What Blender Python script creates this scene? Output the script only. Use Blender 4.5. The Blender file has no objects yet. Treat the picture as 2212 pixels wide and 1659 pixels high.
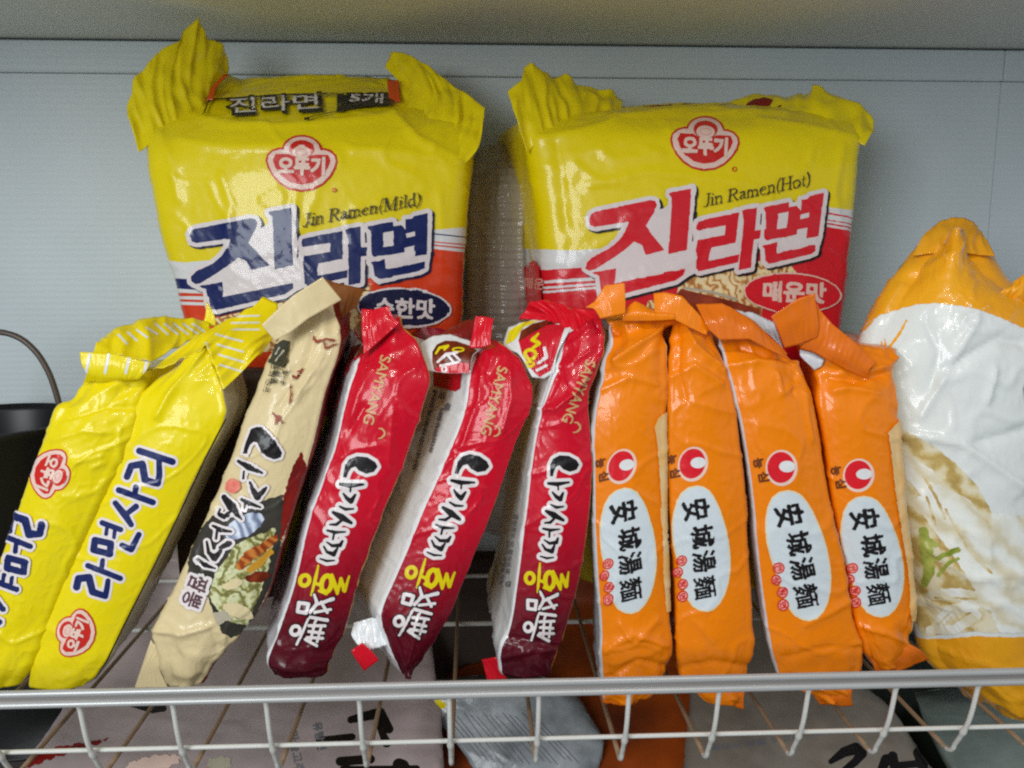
import bpy, math, random
import numpy as np
from mathutils import Vector, noise
from mathutils.bvhtree import BVHTree

SC = bpy.context.scene
COL = SC.collection

# ------------------------------------------------------------------ camera
F = 1840.0
YAW, PITCH = math.radians(2.6), math.radians(8.9)
cam_d = bpy.data.cameras.new('camera')
cam_d.sensor_width = 36.0
cam_d.lens = 36.0 * F / 2212.0
cam_d.clip_start = 0.01
cam_d.clip_end = 50.0
cam = bpy.data.objects.new('camera', cam_d)
cam.rotation_euler = (math.pi / 2 - PITCH, 0, -YAW)
COL.objects.link(cam)
SC.camera = cam

# ------------------------------------------------------------------ world and lamps
W = bpy.data.worlds.new('World')
SC.world = W
W.use_nodes = True
bgn = W.node_tree.nodes['Background']
bgn.inputs[0].default_value = (0.80, 0.90, 1.0, 1)
bgn.inputs[1].default_value = 0.36
wt = W.node_tree                                # the room behind the camera: lighter and darker areas
wtc = wt.nodes.new('ShaderNodeTexCoord')
wn = wt.nodes.new('ShaderNodeTexNoise')
wn.inputs['Scale'].default_value = 1.7
wn.inputs['Detail'].default_value = 2.0
wr = wt.nodes.new('ShaderNodeValToRGB')
wr.color_ramp.elements[0].position = 0.38
wr.color_ramp.elements[0].color = (0.22, 0.22, 0.21, 1)
wr.color_ramp.elements[1].position = 0.62
wr.color_ramp.elements[1].color = (1.35, 1.5, 1.62, 1)
wt.links.new(wtc.outputs['Generated'], wn.inputs['Vector'])
wt.links.new(wn.outputs['Fac'], wr.inputs[0])
wt.links.new(wr.outputs[0], bgn.inputs[0])


def area_lamp(name, loc, target, sx, sy, power, color):
    d = bpy.data.lights.new(name, 'AREA')
    d.shape = 'RECTANGLE'
    d.size, d.size_y = sx, sy
    d.energy = power
    d.color = color
    o = bpy.data.objects.new(name, d)
    o.location = loc
    o.rotation_euler = (Vector(target) - Vector(loc)).to_track_quat('-Z', 'Y').to_euler()
    COL.objects.link(o)
    return o


area_lamp('window_light', (-0.58, -0.72, 0.27), (0.08, 0.42, -0.08), 0.5, 0.62, 10.5, (0.93, 0.98, 1.0))
area_lamp('lamp_light', (0.25, -0.25, 0.62), (0.05, 0.40, -0.12), 0.10, 0.05, 1.25, (1.0, 0.95, 0.88))
area_lamp('lamp_light', (-0.02, -0.30, 0.62), (0.0, 0.40, -0.12), 0.10, 0.05, 1.25, (1.0, 0.95, 0.88))

SC.view_settings.view_transform = 'Standard'
SC.view_settings.look = 'None'
SC.view_settings.exposure = 0.0
SC.view_settings.gamma = 1.0
SC.view_settings.use_curve_mapping = False
SC.cycles.use_denoising = False
SC.cycles.max_bounces = 8
SC.cycles.filter_width = 2.2

# ------------------------------------------------------------------ helpers: picture point + depth -> place
cy, sy_ = math.cos(YAW), math.sin(YAW)
cp, sp = math.cos(PITCH), math.sin(PITCH)
V_R = np.array([cy, -sy_, 0.0])
V_F = np.array([sy_ * cp, cy * cp, -sp])
V_U = np.cross(V_R, V_F)


def rays(px, py):
    px = np.asarray(px, float)
    py = np.asarray(py, float)
    return V_F + np.multiply.outer((px - 1106.0) / F, V_R) - np.multiply.outer((py - 829.5) / F, V_U)


def at(px, py, Y):
    d = rays(px, py)
    return d * (np.asarray(Y, float) / d[..., 1])[..., None]


def project(p):
    z = p @ V_F
    return 1106.0 + F * (p @ V_R) / z, 829.5 - F * (p @ V_U) / z


# ------------------------------------------------------------------ materials
def lin(c):
    c = np.array(c, float) / 255.0
    l = np.where(c <= 0.04045, c / 12.92, ((c + 0.055) / 1.055) ** 2.4)
    return (float(l[0]), float(l[1]), float(l[2]), 1.0)


def mat(name, rgb, rough=0.35, metal=0.0, bump=0.0, bscale=60.0, mottling=0.0, mscale=30.0, ramp=None, two=None, tr=0.0, alpha=1.0, spec=0.3, coat=0.0, crease=0.0):
    m = bpy.data.materials.new(name)
    m.use_nodes = True
    nt = m.node_tree
    b = nt.nodes['Principled BSDF']
    c = lin(rgb)
    b.inputs['Base Color'].default_value = c
    b.inputs['Roughness'].default_value = rough
    b.inputs['Metallic'].default_value = metal
    b.inputs['Specular IOR Level'].default_value = spec
    b.inputs['Coat Weight'].default_value = coat
    b.inputs['Coat Roughness'].default_value = 0.06
    if tr:
        b.inputs['Transmission Weight'].default_value = tr
    if alpha < 1:
        b.inputs['Alpha'].default_value = alpha
    tc = nt.nodes.new('ShaderNodeTexCoord')
    colour_out = None
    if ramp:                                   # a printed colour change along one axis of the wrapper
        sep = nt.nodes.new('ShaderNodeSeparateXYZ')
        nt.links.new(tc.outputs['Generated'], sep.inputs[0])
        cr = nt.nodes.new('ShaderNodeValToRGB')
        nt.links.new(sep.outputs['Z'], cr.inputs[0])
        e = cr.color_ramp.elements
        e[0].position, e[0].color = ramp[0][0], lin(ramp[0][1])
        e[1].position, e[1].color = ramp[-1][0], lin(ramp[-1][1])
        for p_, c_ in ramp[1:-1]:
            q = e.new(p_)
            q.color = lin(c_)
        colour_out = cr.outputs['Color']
    if mottling:
        n = nt.nodes.new('ShaderNodeTexNoise')
        n.inputs['Scale'].default_value = mscale
        n.inputs['Detail'].default_value = 4
        nt.links.new(tc.outputs['Object'], n.inputs['Vector'])
        mr = nt.nodes.new('ShaderNodeMapRange')
        mr.inputs['From Min'].default_value = 0.3
        mr.inputs['From Max'].default_value = 0.7
        nt.links.new(n.outputs['Fac'], mr.inputs['Value'])
        mx = nt.nodes.new('ShaderNodeMix')
        mx.data_type = 'RGBA'
        c2 = lin(two) if two else tuple(x * (1 - mottling) for x in c[:3]) + (1,)
        if colour_out is not None:
            nt.links.new(colour_out, mx.inputs[6])
        else:
            mx.inputs[6].default_value = c
        mx.inputs[7].default_value = c2
        if two:
            nt.links.new(mr.outputs[0], mx.inputs[0])
        else:
            ml = nt.nodes.new('ShaderNodeMath')
            ml.operation = 'MULTIPLY'
            ml.inputs[1].default_value = mottling
            nt.links.new(mr.outputs[0], ml.inputs[0])
            nt.links.new(ml.outputs[0], mx.inputs[0])
        colour_out = mx.outputs[2]
    if colour_out is not None:
        nt.links.new(colour_out, b.inputs['Base Color'])
    if bump:
        n = nt.nodes.new('ShaderNodeTexNoise')
        n.inputs['Scale'].default_value = bscale
        n.inputs['Detail'].default_value = 3
        n.inputs['Distortion'].default_value = 0.6
        nt.links.new(tc.outputs['Object'], n.inputs['Vector'])
        bp = nt.nodes.new('ShaderNodeBump')
        bp.inputs['Strength'].default_value = bump
        bp.inputs['Distance'].default_value = 0.002
        nt.links.new(n.outputs['Fac'], bp.inputs['Height'])
        last = bp
        if crease:                             # thin sharp creases of stretched film, in patches
            mp = nt.nodes.new('ShaderNodeMapping')
            mp.inputs['Scale'].default_value = (1.0, 0.8, 0.55)
            mp.inputs['Rotation'].default_value = (0.3, 0.5, 0.2)
            nt.links.new(tc.outputs['Object'], mp.inputs[0])
            rd = nt.nodes.new('ShaderNodeTexNoise')
            rd.noise_type = 'RIDGED_MULTIFRACTAL'
            rd.inputs['Scale'].default_value = 30
            rd.inputs['Detail'].default_value = 2.5
            rd.inputs['Distortion'].default_value = 0.5
            nt.links.new(mp.outputs[0], rd.inputs['Vector'])
            pn = nt.nodes.new('ShaderNodeTexNoise')
            pn.inputs['Scale'].default_value = 22
            pn.inputs['Detail'].default_value = 2
            nt.links.new(tc.outputs['Object'], pn.inputs['Vector'])
            pr = nt.nodes.new('ShaderNodeMapRange')
            pr.inputs['From Min'].default_value = 0.40
            pr.inputs['From Max'].default_value = 0.62
            pr.inputs['To Min'].default_value = 0.15
            nt.links.new(pn.outputs['Fac'], pr.inputs['Value'])
            ml2 = nt.nodes.new('ShaderNodeMath')
            ml2.operation = 'MULTIPLY'
            nt.links.new(rd.outputs['Fac'], ml2.inputs[0])
            nt.links.new(pr.outputs[0], ml2.inputs[1])
            bp2 = nt.nodes.new('ShaderNodeBump')
            bp2.inputs['Strength'].default_value = crease
            bp2.inputs['Distance'].default_value = 0.0024
            nt.links.new(ml2.outputs[0], bp2.inputs['Height'])
            nt.links.new(bp.outputs[0], bp2.inputs['Normal'])
            last = bp2
        nt.links.new(last.outputs[0], b.inputs['Normal'])
        if coat:
            nt.links.new(last.outputs[0], b.inputs['Coat Normal'])
    return m


FB = dict(bump=0.13, bscale=110.0, coat=0.24, crease=0.75)
M = {}
M['yellow'] = mat('yellow_film', (240, 217, 6), 0.34, mottling=0.08, mscale=18, **FB)
M['yellow_b'] = mat('bright_yellow_film', (238, 217, 4), 0.34, mottling=0.06, mscale=25, **FB)
M['white'] = mat('white_film', (226, 226, 226), 0.32, **FB)
M['silver'] = mat('silvered_white_film', (236, 238, 240), 0.28, 0.05, bump=0.3, bscale=90, coat=0.3, crease=0.5)
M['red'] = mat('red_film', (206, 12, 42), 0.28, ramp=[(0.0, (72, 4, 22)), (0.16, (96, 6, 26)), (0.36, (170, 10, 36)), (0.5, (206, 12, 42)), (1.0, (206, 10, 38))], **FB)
M['red_p'] = mat('red_print', (205, 20, 42), 0.3, **FB)
M['red_tag'] = mat('red_crimped_film', (214, 12, 36), 0.3, **FB)
M['redorange'] = mat('red_orange_print', (226, 66, 22), 0.32, mottling=0.3, mscale=20, **FB)
M['orange'] = mat('orange_film', (244, 132, 4), 0.3, mottling=0.08, mscale=22, **FB)
M['orange_d'] = mat('orange_crimped_film', (226, 112, 14), 0.33, **FB)
M['cream'] = mat('cream_print', (232, 214, 168), 0.34, **FB)
M['tan'] = mat('tan_fading_print', (226, 176, 100), 0.34, mottling=1, mscale=120, two=(232, 200, 150), **FB)
M['beige'] = mat('beige_film', (224, 204, 158), 0.36, mottling=0.08, mscale=25, **FB)
M['grey_side'] = mat('grey_back_print', (190, 182, 160), 0.4, mottling=0.25, mscale=60, **FB)
M['grey_inner'] = mat('pale_inner_film', (205, 208, 214), 0.3, **FB)
M['gold'] = mat('gold_print', (206, 150, 48), 0.35)
M['goldtext'] = mat('gold_lettering', (208, 162, 112), 0.35)
M['navy'] = mat('navy_print', (22, 36, 96), 0.33, mottling=0.25, mscale=35, **FB)
M['navy_d'] = mat('dark_navy_print', (22, 24, 62), 0.33, **FB)
M['black'] = mat('black_print', (26, 22, 24), 0.33, **FB)
M['pale'] = mat('pale_print', (232, 222, 222), 0.33, **FB)
M['pinkwhite'] = mat('pinkish_white_print', (236, 204, 190), 0.34, **FB)
M['emred'] = mat('emblem_red_print', (208, 38, 32), 0.34, **FB)
M['jinred'] = mat('bright_red_print', (222, 30, 44), 0.32, mottling=0.15, mscale=40, **FB)
M['pink'] = mat('pink_print', (240, 160, 150), 0.33)
M['yellow_t'] = mat('yellow_lettering', (226, 206, 16), 0.33)
M['brown_t'] = mat('brown_lettering', (112, 52, 10), 0.4)
M['noodle'] = mat('noodle_picture_print', (196, 120, 60), 0.33, mottling=1, mscale=150, two=(240, 214, 150))
M['broth'] = mat('broth_picture_print', (170, 70, 40), 0.33, mottling=1, mscale=90, two=(110, 40, 24))
M['cabbage'] = mat('cabbage_picture_print', (150, 150, 84), 0.33, mottling=1, mscale=70, two=(222, 224, 168))
M['carrot'] = mat('carrot_picture_print', (160, 62, 20), 0.33, mottling=1, mscale=120, two=(206, 120, 50))
M['steam'] = mat('squid_picture_print', (120, 132, 158), 0.33, mottling=1, mscale=120, two=(214, 222, 238))
M['bowl'] = mat('bowl_picture_print', (40, 38, 34), 0.33, mottling=1, mscale=80, two=(70, 66, 58))
M['maroon'] = mat('maroon_picture_print', (60, 14, 10), 0.33, mottling=1, mscale=120, two=(140, 52, 20))
M['dred'] = mat('dark_red_print', (150, 32, 22), 0.33, mottling=1, mscale=60, two=(104, 20, 18))
M['udon_y'] = mat('golden_film', (244, 176, 34), 0.3, mottling=1, mscale=25, two=(240, 160, 20), **FB)
M['label_w'] = mat('oval_label_print', (212, 221, 226), 0.3, **FB)
M['udon_w'] = mat('bag_white_print', (228, 232, 230), 0.26, **FB)
M['udon_broth'] = mat('udon_broth_print', (176, 140, 60), 0.3, mottling=1, mscale=35, two=(214, 196, 150))
M['udon_n'] = mat('udon_noodle_print', (226, 222, 204), 0.3, mottling=0.15, mscale=60)
M['green'] = mat('scallion_print', (120, 140, 36), 0.3, mottling=1, mscale=150, two=(190, 190, 100))
M['ink'] = mat('grey_small_print', (120, 118, 124), 0.4)
M['olive'] = mat('olive_print', (66, 64, 48), 0.4)
M['script'] = mat('red_script_print', (150, 60, 40), 0.4)
M['seal'] = mat('seal_stamp_print', (226, 104, 92), 0.4, mottling=1, mscale=300, two=(236, 150, 130))
M['tape'] = mat('orange_red_tape', (204, 78, 24), 0.35, **FB)
M['wire'] = mat('white_coated_wire', (214, 214, 208), 0.32, bump=0.1, bscale=400)
M['floor_wire'] = mat('shaded_floor_wire', (150, 124, 98), 0.4, bump=0.1, bscale=400)  # same white wire as in front; shade and warm bounce put into the colour
M['rail'] = mat('glossy_rail', (188, 188, 187), 0.34, 0.25, mottling=0.25, mscale=40)
M['pot'] = mat('black_pot_enamel', (22, 22, 24), 0.35)
M['bail'] = mat('grey_brown_handle', (92, 82, 76), 0.4, 0.3)


def wave_mat(name, cols, scale, dist, rot=(0, 0, 0), rough=0.3, detail=2.0, dscale=1.5):
    m = mat(name, cols[0], rough, coat=0.2)
    nt = m.node_tree
    tc = nt.nodes.new('ShaderNodeTexCoord')
    mp = nt.nodes.new('ShaderNodeMapping')
    mp.inputs['Rotation'].default_value = rot
    w = nt.nodes.new('ShaderNodeTexWave')
    w.inputs['Scale'].default_value = scale
    w.inputs['Distortion'].default_value = dist
    w.inputs['Detail'].default_value = detail
    w.inputs['Detail Scale'].default_value = dscale
    n = nt.nodes.new('ShaderNodeTexNoise')
    n.inputs['Scale'].default_value = scale * 0.35
    n.inputs['Detail'].default_value = 5
    ad = nt.nodes.new('ShaderNodeMath')
    ad.operation = 'MULTIPLY_ADD'
    ad.inputs[1].default_value = 0.55
    sb = nt.nodes.new('ShaderNodeMath')
    sb.operation = 'MULTIPLY'
    sb.inputs[1].default_value = 0.5
    cr = nt.nodes.new('ShaderNodeValToRGB')
    e = cr.color_ramp.elements
    e[0].position, e[0].color = 0.12, lin(cols[0])
    e[1].position, e[1].color = 0.85, lin(cols[-1])
    for i, q in enumerate(cols[1:-1]):
        x = e.new(0.12 + 0.73 * (i + 1) / (len(cols) - 1))
        x.color = lin(q)
    nt.links.new(tc.outputs['Object'], mp.inputs[0])
    nt.links.new(mp.outputs[0], w.inputs['Vector'])
    nt.links.new(mp.outputs[0], n.inputs['Vector'])
    nt.links.new(n.outputs['Fac'], sb.inputs[0])
    nt.links.new(w.outputs['Fac'], ad.inputs[0])
    nt.links.new(sb.outputs[0], ad.inputs[2])
    nt.links.new(ad.outputs[0], cr.inputs[0])
    nt.links.new(cr.outputs[0], nt.nodes['Principled BSDF'].inputs['Base Color'])
    return m


M['noodle'] = wave_mat('noodle_picture_print', [(150, 66, 32), (206, 150, 84), (242, 220, 160), (248, 232, 186)], 48, 12, (0.3, 0.5, 0.2), dscale=2.5)
M['udon_n'] = wave_mat('udon_noodle_print', [(206, 192, 150), (226, 220, 200), (234, 234, 224), (238, 240, 236)], 22, 7, (0, 0.9, 0), detail=4, dscale=2.0)
M['udon_broth'] = wave_mat('udon_broth_print', [(170, 134, 62), (198, 172, 108), (220, 204, 160), (230, 222, 196)], 24, 9, (0, 0.9, 0), detail=4, dscale=2.4)
M['cabbage'] = wave_mat('cabbage_picture_print', [(84, 76, 40), (132, 128, 72), (186, 186, 124), (222, 222, 180)], 38, 16, (0.2, 0.6, 0), detail=5, dscale=3.0)
M['carrot'] = wave_mat('carrot_picture_print', [(120, 46, 18), (176, 84, 34), (216, 140, 64)], 80, 6, (0, 0.8, 0))
M['steam'] = wave_mat('squid_picture_print', [(84, 90, 112), (160, 172, 200), (222, 230, 242)], 70, 8, (0, 0.6, 0))


def new_obj(name, verts, faces, mats, parent=None, fmat=None, normals=None, smooth=True):
    me = bpy.data.meshes.new(name)
    loc = np.array(parent.location) if parent else np.zeros(3)
    if parent and parent.parent:
        loc = loc + np.array(parent.parent.location)
    v = np.asarray(verts, float) - loc
    me.from_pydata(v.tolist(), [], [tuple(int(i) for i in f) for f in faces])
    for m in (mats if isinstance(mats, (list, tuple)) else [mats]):
        me.materials.append(m)
    if fmat is not None:
        me.polygons.foreach_set('material_index', np.asarray(fmat, np.int32))
    if smooth:
        me.polygons.foreach_set('use_smooth', np.ones(len(me.polygons), bool))
    me.update()
    if normals is not None:
        me.normals_split_custom_set_from_vertices([tuple(n) for n in normals])
    o = bpy.data.objects.new(name, me)
    COL.objects.link(o)
    if parent:
        o.parent = parent
    return o


def thing(name, label, cat, loc, group=None, kind=None):
    o = bpy.data.objects.new(name, None)
    o.empty_display_size = 0.02
    o.location = [float(x) for x in loc]
    COL.objects.link(o)
    o['label'] = label
    o['category'] = cat
    if group:
        o['group'] = group
    if kind:
        o['kind'] = kind
    return o


def structure(o):
    o['kind'] = 'structure'
    return o


class Target:
    """a surface that print is laid on"""
    def __init__(self, verts, faces, parent):
        self.v = np.asarray(verts, float)
        tri = []
        for f in faces:
            for k in range(1, len(f) - 1):
                tri.append((f[0], f[k], f[k + 1]))
        self.t = np.array(tri, int)
        self.bvh = BVHTree.FromPolygons([tuple(p) for p in self.v], [tuple(int(i) for i in f) for f in self.t], all_triangles=True)
        a, b, c = (self.v[self.t[:, k]] for k in range(3))
        fn = np.cross(b - a, c - a)
        n = np.zeros_like(self.v)
        for k in range(3):
            np.add.at(n, self.t[:, k], fn)
        self.n = n / (np.linalg.norm(n, axis=1)[:, None] + 1e-12)
        self.parent = parent
        self.layer = 0


def herm(P, n):
    """smooth curve through control rows P (k, ...) sampled n times, by arc length"""
    P = np.asarray(P, float)
    k = len(P)
    flat = P.reshape(k, -1)
    d = np.linalg.norm(np.diff(flat, axis=0), axis=1) + 1e-9
    t = np.concatenate([[0], np.cumsum(d)])
    m = np.gradient(flat, t, axis=0) if k > 2 else np.repeat((flat[1:] - flat[:-1]) / d[:, None], 2, axis=0)
    s = np.linspace(0, t[-1], n)
    i = np.clip(np.searchsorted(t, s, side='right') - 1, 0, k - 2)
    h = (t[i + 1] - t[i])[:, None]
    u = ((s - t[i])[:, None]) / h
    p0, p1, m0, m1 = flat[i], flat[i + 1], m[i] * h, m[i + 1] * h
    r = (2 * u**3 - 3 * u**2 + 1) * p0 + (u**3 - 2 * u**2 + u) * m0 + (-2 * u**3 + 3 * u**2) * p1 + (u**3 - u**2) * m1
    return r.reshape((n,) + P.shape[1:])


def nz(p):
    return noise.noise(Vector((float(p[0]), float(p[1]), float(p[2]))))


def ease_seg(x, y, seg):
    """signed distance-like value to a polyline in picture units, for crease lines"""
    best = np.full(x.shape, 1e9)
    for (ax, ay), (bx, by) in zip(seg[:-1], seg[1:]):
        dx, dy = bx - ax, by - ay
        t = np.clip(((x - ax) * dx + (y - ay) * dy) / (dx * dx + dy * dy), 0, 1)
        best = np.minimum(best, np.hypot(x - ax - t * dx, y - ay - t * dy))
    return best


def body(name, parent, rows, D=0.095, shift=0.0, back_w=0.7, bulge=0.003, rc=0.004, mats=None, end_w=0.0018, mid_w=0.0005,
         creases=(), seed=0, nv=170, nf=44, endfrac=0.2, yback=None):
    """a pouch: rows of (left x, left y, right x, right y, depth) are its front edges"""
    rows = np.array(rows, float)
    L = at(rows[:, 0], rows[:, 1], rows[:, 4])
    R = at(rows[:, 2], rows[:, 3], rows[:, 4])
    LR = herm(np.stack([L, R], 1), nv)
    Yc = LR[:, :, 1].mean(1)
    ns, nc, nb = 16, 5, 10
    V = []
    Vn = []
    U = []
    for k in range(nv):
        l, r = LR[k]
        w = np.linalg.norm(r - l)
        a = (r - l) / w
        Dk = D if yback is None else max(0.012, yback - Yc[k])
        bd = np.array([shift, Dk, 0.0])
        rr = min(rc, w * 0.3, Dk * 0.3)
        bw = back_w
        pts = []
        seg = []
        def P2(x, b, s):
            pts.append((x, b))
            seg.append(s)
        inset = (1 - bw) * 0.5 * w
        for q in np.linspace(1, 0, ns, endpoint=False):
            e = q ** 2
            P2(inset * e, rr + (Dk - rr) * q, 0)
        for q in np.linspace(0, 1, nc, endpoint=False):
            an = q * math.pi / 2
            P2(rr * (1 - math.cos(an)), rr * (1 - math.sin(an)), 0 if q < 0.5 else 1)
        for q in np.linspace(0, 1, nf):
            x = rr + (w - 2 * rr) * q
            P2(x, -bulge * (1 - (2 * q - 1) ** 2), 1)
        for q in np.linspace(0, 1, nc + 1)[1:]:
            an = (1 - q) * math.pi / 2
            P2(w - rr * (1 - math.cos(an)), rr * (1 - math.sin(an)), 2 if q > 0.5 else 1)
        for q in np.linspace(0, 1, ns + 1)[1:]:
            e = q ** 2
            P2(w - inset * e, rr + (Dk - rr) * q, 2)
        x0, x1 = pts[-1][0], pts[0][0]
        for q in np.linspace(0, 1, nb + 2)[1:-1]:
            P2(x0 + (x1 - x0) * q, Dk + 0.004 * math.sin(q * math.pi), 3)
        pts = np.array(pts)
        V.append(l + pts[:, :1] * a + (pts[:, 1:] / Dk) * bd)
        U = seg
    V = np.array(V)
    nu = V.shape[1]
    # wrinkles along the surface normal
    du = np.roll(V, -1, 1) - np.roll(V, 1, 1)
    dv = np.gradient(V, axis=0)
    N = np.cross(dv, du)
    N /= np.linalg.norm(N, axis=2)[..., None] + 1e-12
    cen = V.mean(1, keepdims=True)
    if ((V - cen) * N).sum() < 0:
        N = -N
    disp = np.zeros(V.shape[:2])
    uarc = np.cumsum(np.linalg.norm(np.roll(V, 1, 1) - V, axis=2), axis=1)
    varc = np.concatenate([[0], np.cumsum(np.linalg.norm(np.diff(LR.mean(1), axis=0), axis=1))])
    tot = varc[-1]
    for k in range(nv):
        tk = varc[k] / tot
        e = max(0.0, 1 - tk / endfrac) ** 1.3 + max(0.0, 1 - (1 - tk) / endfrac) ** 1.3
        for j in range(nu):
            s, c = varc[k], uarc[k, j]
            z1 = nz((c * 160, s * 38, seed * 7.3))
            z2 = nz((c * 60 + s * 50, s * 70 - c * 30, seed * 3.1 + 20))
            z3 = nz((c * 190 - s * 90, s * 150 + c * 60, seed * 5.7 + 40))
            ridge = 0.5 - abs(z2) * 1.8
            z4 = nz((c * 26 + s * 20 + z2 * 0.25, s * 24 - c * 16, seed * 2.9 + 60))
            fine = max(0.0, 1 - abs(z3) / 0.16) ** 2 * 0.45 + max(0.0, 1 - abs(z4) / 0.11) ** 2 * 1.1
            disp[k, j] = e * end_w * (z1 * 0.8 + ridge * 0.9) + mid_w * (fine + z4 * 1.2)
    if creases:
        px, py = project(V.reshape(-1, 3))
        px = px.reshape(nv, nu)
        py = py.reshape(nv, nu)
        front = np.array([1.0 if s in (0, 1, 2) else 0.0 for s in U])
        for seg, amp, wid in creases:
            d = ease_seg(px, py, seg)
            disp += amp * np.exp(-np.abs(d / wid) ** 1.12) * front
    V = V + N * disp[..., None]
    idx = np.arange(nv * nu).reshape(nv, nu)
    faces, fm = [], []
    mk = {0: 'left', 1: 'front', 2: 'right', 3: 'back'}
    names = ['front', 'left', 'right', 'back']
    for k in range(nv - 1):
        for j in range(nu):
            j2 = (j + 1) % nu
            faces.append((idx[k, j], idx[k + 1, j], idx[k + 1, j2], idx[k, j2]))
            fm.append(names.index(mk[U[j]]))
    nside = len(faces)
    faces.append(tuple(idx[0]))
    fm.append(0)
    faces.append(tuple(idx[-1][::-1]))
    fm.append(0)
    ml = [mats[n] if n in mats else mats['front'] for n in names]
    vv = V.reshape(-1, 3)
    o = new_obj(name, vv, faces, ml, parent, fm)
    t = Target(vv, faces[:nside], parent)
    t.obj = o
    t.LR = LR
    return t


def resample(c, n):
    c = np.asarray(c, float)
    d = np.linalg.norm(np.diff(c[:, :2], axis=0), axis=1) + 1e-9
    t = np.concatenate([[0], np.cumsum(d)])
    s = np.linspace(0, t[-1], n)
    return np.stack([np.interp(s, t, c[:, k]) for k in range(c.shape[1])], 1)


def sheet(name, parent, m, curves, nu=60, nv=24, pleat=(0.0, 20), rough=0.0006, thick=0.0004, seed=0, jag=0.0, smoothv=True, fold=1.0):
    """a flat seal or flap of film: polylines of (x, y, depth) from root to free edge, given a thickness and pleats"""
    C = np.stack([resample(c, nu) for c in curves])
    P = at(C[..., 0], C[..., 1], C[..., 2])
    G = herm(P, nv) if smoothv else np.stack([P[0] + (P[-1] - P[0]) * q for q in np.linspace(0, 1, nv)])
    du = np.gradient(G, axis=1)
    dv = np.gradient(G, axis=0)
    N = np.cross(du, dv)
    N /= np.linalg.norm(N, axis=2)[..., None] + 1e-12
    if (N[..., 1].mean()) > 0:
        N = -N
    uu = np.linspace(0, 1, nu)
    for k in range(nv):
        tv = k / (nv - 1)
        for j in range(nu):
            p = G[k, j]
            z = nz((p[0] * 120, p[2] * 120, seed + p[1] * 60))
            z2 = nz((uu[j] * 9, tv * 1.6, seed * 2.3))
            G[k, j] = p + N[k, j] * (rough * (z * 0.8 + fold * (0.4 - abs(z2) * 1.4)) + pleat[0] * math.sin(uu[j] * pleat[1] * math.pi * 2))
    if jag:
        up = G[-1] - G[-2]
        up /= np.linalg.norm(up, axis=1)[:, None]
        G[-1] += up * (jag * np.where(np.arange(nu) % 2 == 0, 1, -1))[:, None]
    front = G.reshape(-1, 3)
    back = (G - N * thick).reshape(-1, 3)
    idx = np.arange(nu * nv).reshape(nv, nu)
    ff = [(idx[k, j], idx[k, j + 1], idx[k + 1, j + 1], idx[k + 1, j]) for k in range(nv - 1) for j in range(nu - 1)]
    off = nu * nv
    faces = list(ff) + [tuple(i + off for i in f[::-1]) for f in ff]
    rim = list(idx[0]) + list(idx[1:, -1]) + list(idx[-1, -2::-1]) + list(idx[-2:0:-1, 0])
    for a, b in zip(rim, rim[1:] + rim[:1]):
        faces.append((a, a + off, b + off, b))
    o = new_obj(name, np.concatenate([front, back]), faces, m, parent)
    t = Target(front, ff, parent)
    t.obj = o
    return t


# ------------------------------------------------------------------ print: shapes as distance fields, cut into faces that lie on the film
def seg_dist(X, Y, A, B):
    d = np.full(X.shape, 1e9)
    for (ax, ay), (bx, by) in zip(A, B):
        dx, dy = bx - ax, by - ay
        t = np.clip(((X - ax) * dx + (Y - ay) * dy) / (dx * dx + dy * dy + 1e-12), 0, 1)
        d = np.minimum(d, (X - ax - t * dx) ** 2 + (Y - ay - t * dy) ** 2)
    return np.sqrt(d)


def inside(X, Y, A, B):
    c = np.zeros(X.shape, bool)
    for (ax, ay), (bx, by) in zip(A, B):
        if ay == by:
            continue
        m = ((ay > Y) != (by > Y)) & (X < (bx - ax) * (Y - ay) / (by - ay) + ax)
        c ^= m
    return c


_tcache = {}


def text_segs(s):
    if s in _tcache:
        return _tcache[s]
    c = bpy.data.curves.new('tmp', 'FONT')
    c.body = s
    c.resolution_u = 4
    o = bpy.data.objects.new('tmp', c)
    COL.objects.link(o)
    bpy.context.view_layer.update()
    dg = bpy.context.evaluated_depsgraph_get()
    ev = o.evaluated_get(dg)
    me = ev.to_mesh()
    co = np.array([v.co[:2] for v in me.vertices])
    cnt = {}
    for p in me.polygons:
        for e in p.edge_keys:
            cnt[e] = cnt.get(e, 0) + 1
    es = [e for e, n in cnt.items() if n == 1]
    A = np.array([co[e[0]] for e in es])
    B = np.array([co[e[1]] for e in es])
    ev.to_mesh_clear()
    bpy.data.objects.remove(o)
    bpy.data.curves.remove(c)
    lo = np.minimum(A.min(0), B.min(0))
    hi = np.maximum(A.max(0), B.max(0))
    mid = (lo + hi) / 2
    A = (A - mid) / (hi - lo) * 2
    B = (B - mid) / (hi - lo) * 2          # box -1..1
    _tcache[s] = (A, B)
    return A, B


def T(s, cx, cyy, length, height, ang, grow=0.0, shear=0.0):
    """text: centre, size along / across the reading direction, reading angle in degrees (picture, y down)"""
    A, B = text_segs(s)
    a = math.radians(ang)
    e1 = np.array([math.cos(a), math.sin(a)])
    e2 = np.array([math.sin(a), -math.cos(a)])

    def mp(Q):
        q = np.array([cx, cyy]) + np.outer(Q[:, 0] * length / 2 + shear * Q[:, 1] * height / 2, e1) + np.outer(Q[:, 1] * height / 2, e2)
        return q
    return ('t', mp(A), mp(B), grow)


def aff(src, dst):
    src = np.array(src, float)
    dst = np.array(dst, float)
    X = np.hstack([src, np.ones((len(src), 1))])
    s, *_ = np.linalg.lstsq(X, dst, rcond=None)
    return s


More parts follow.
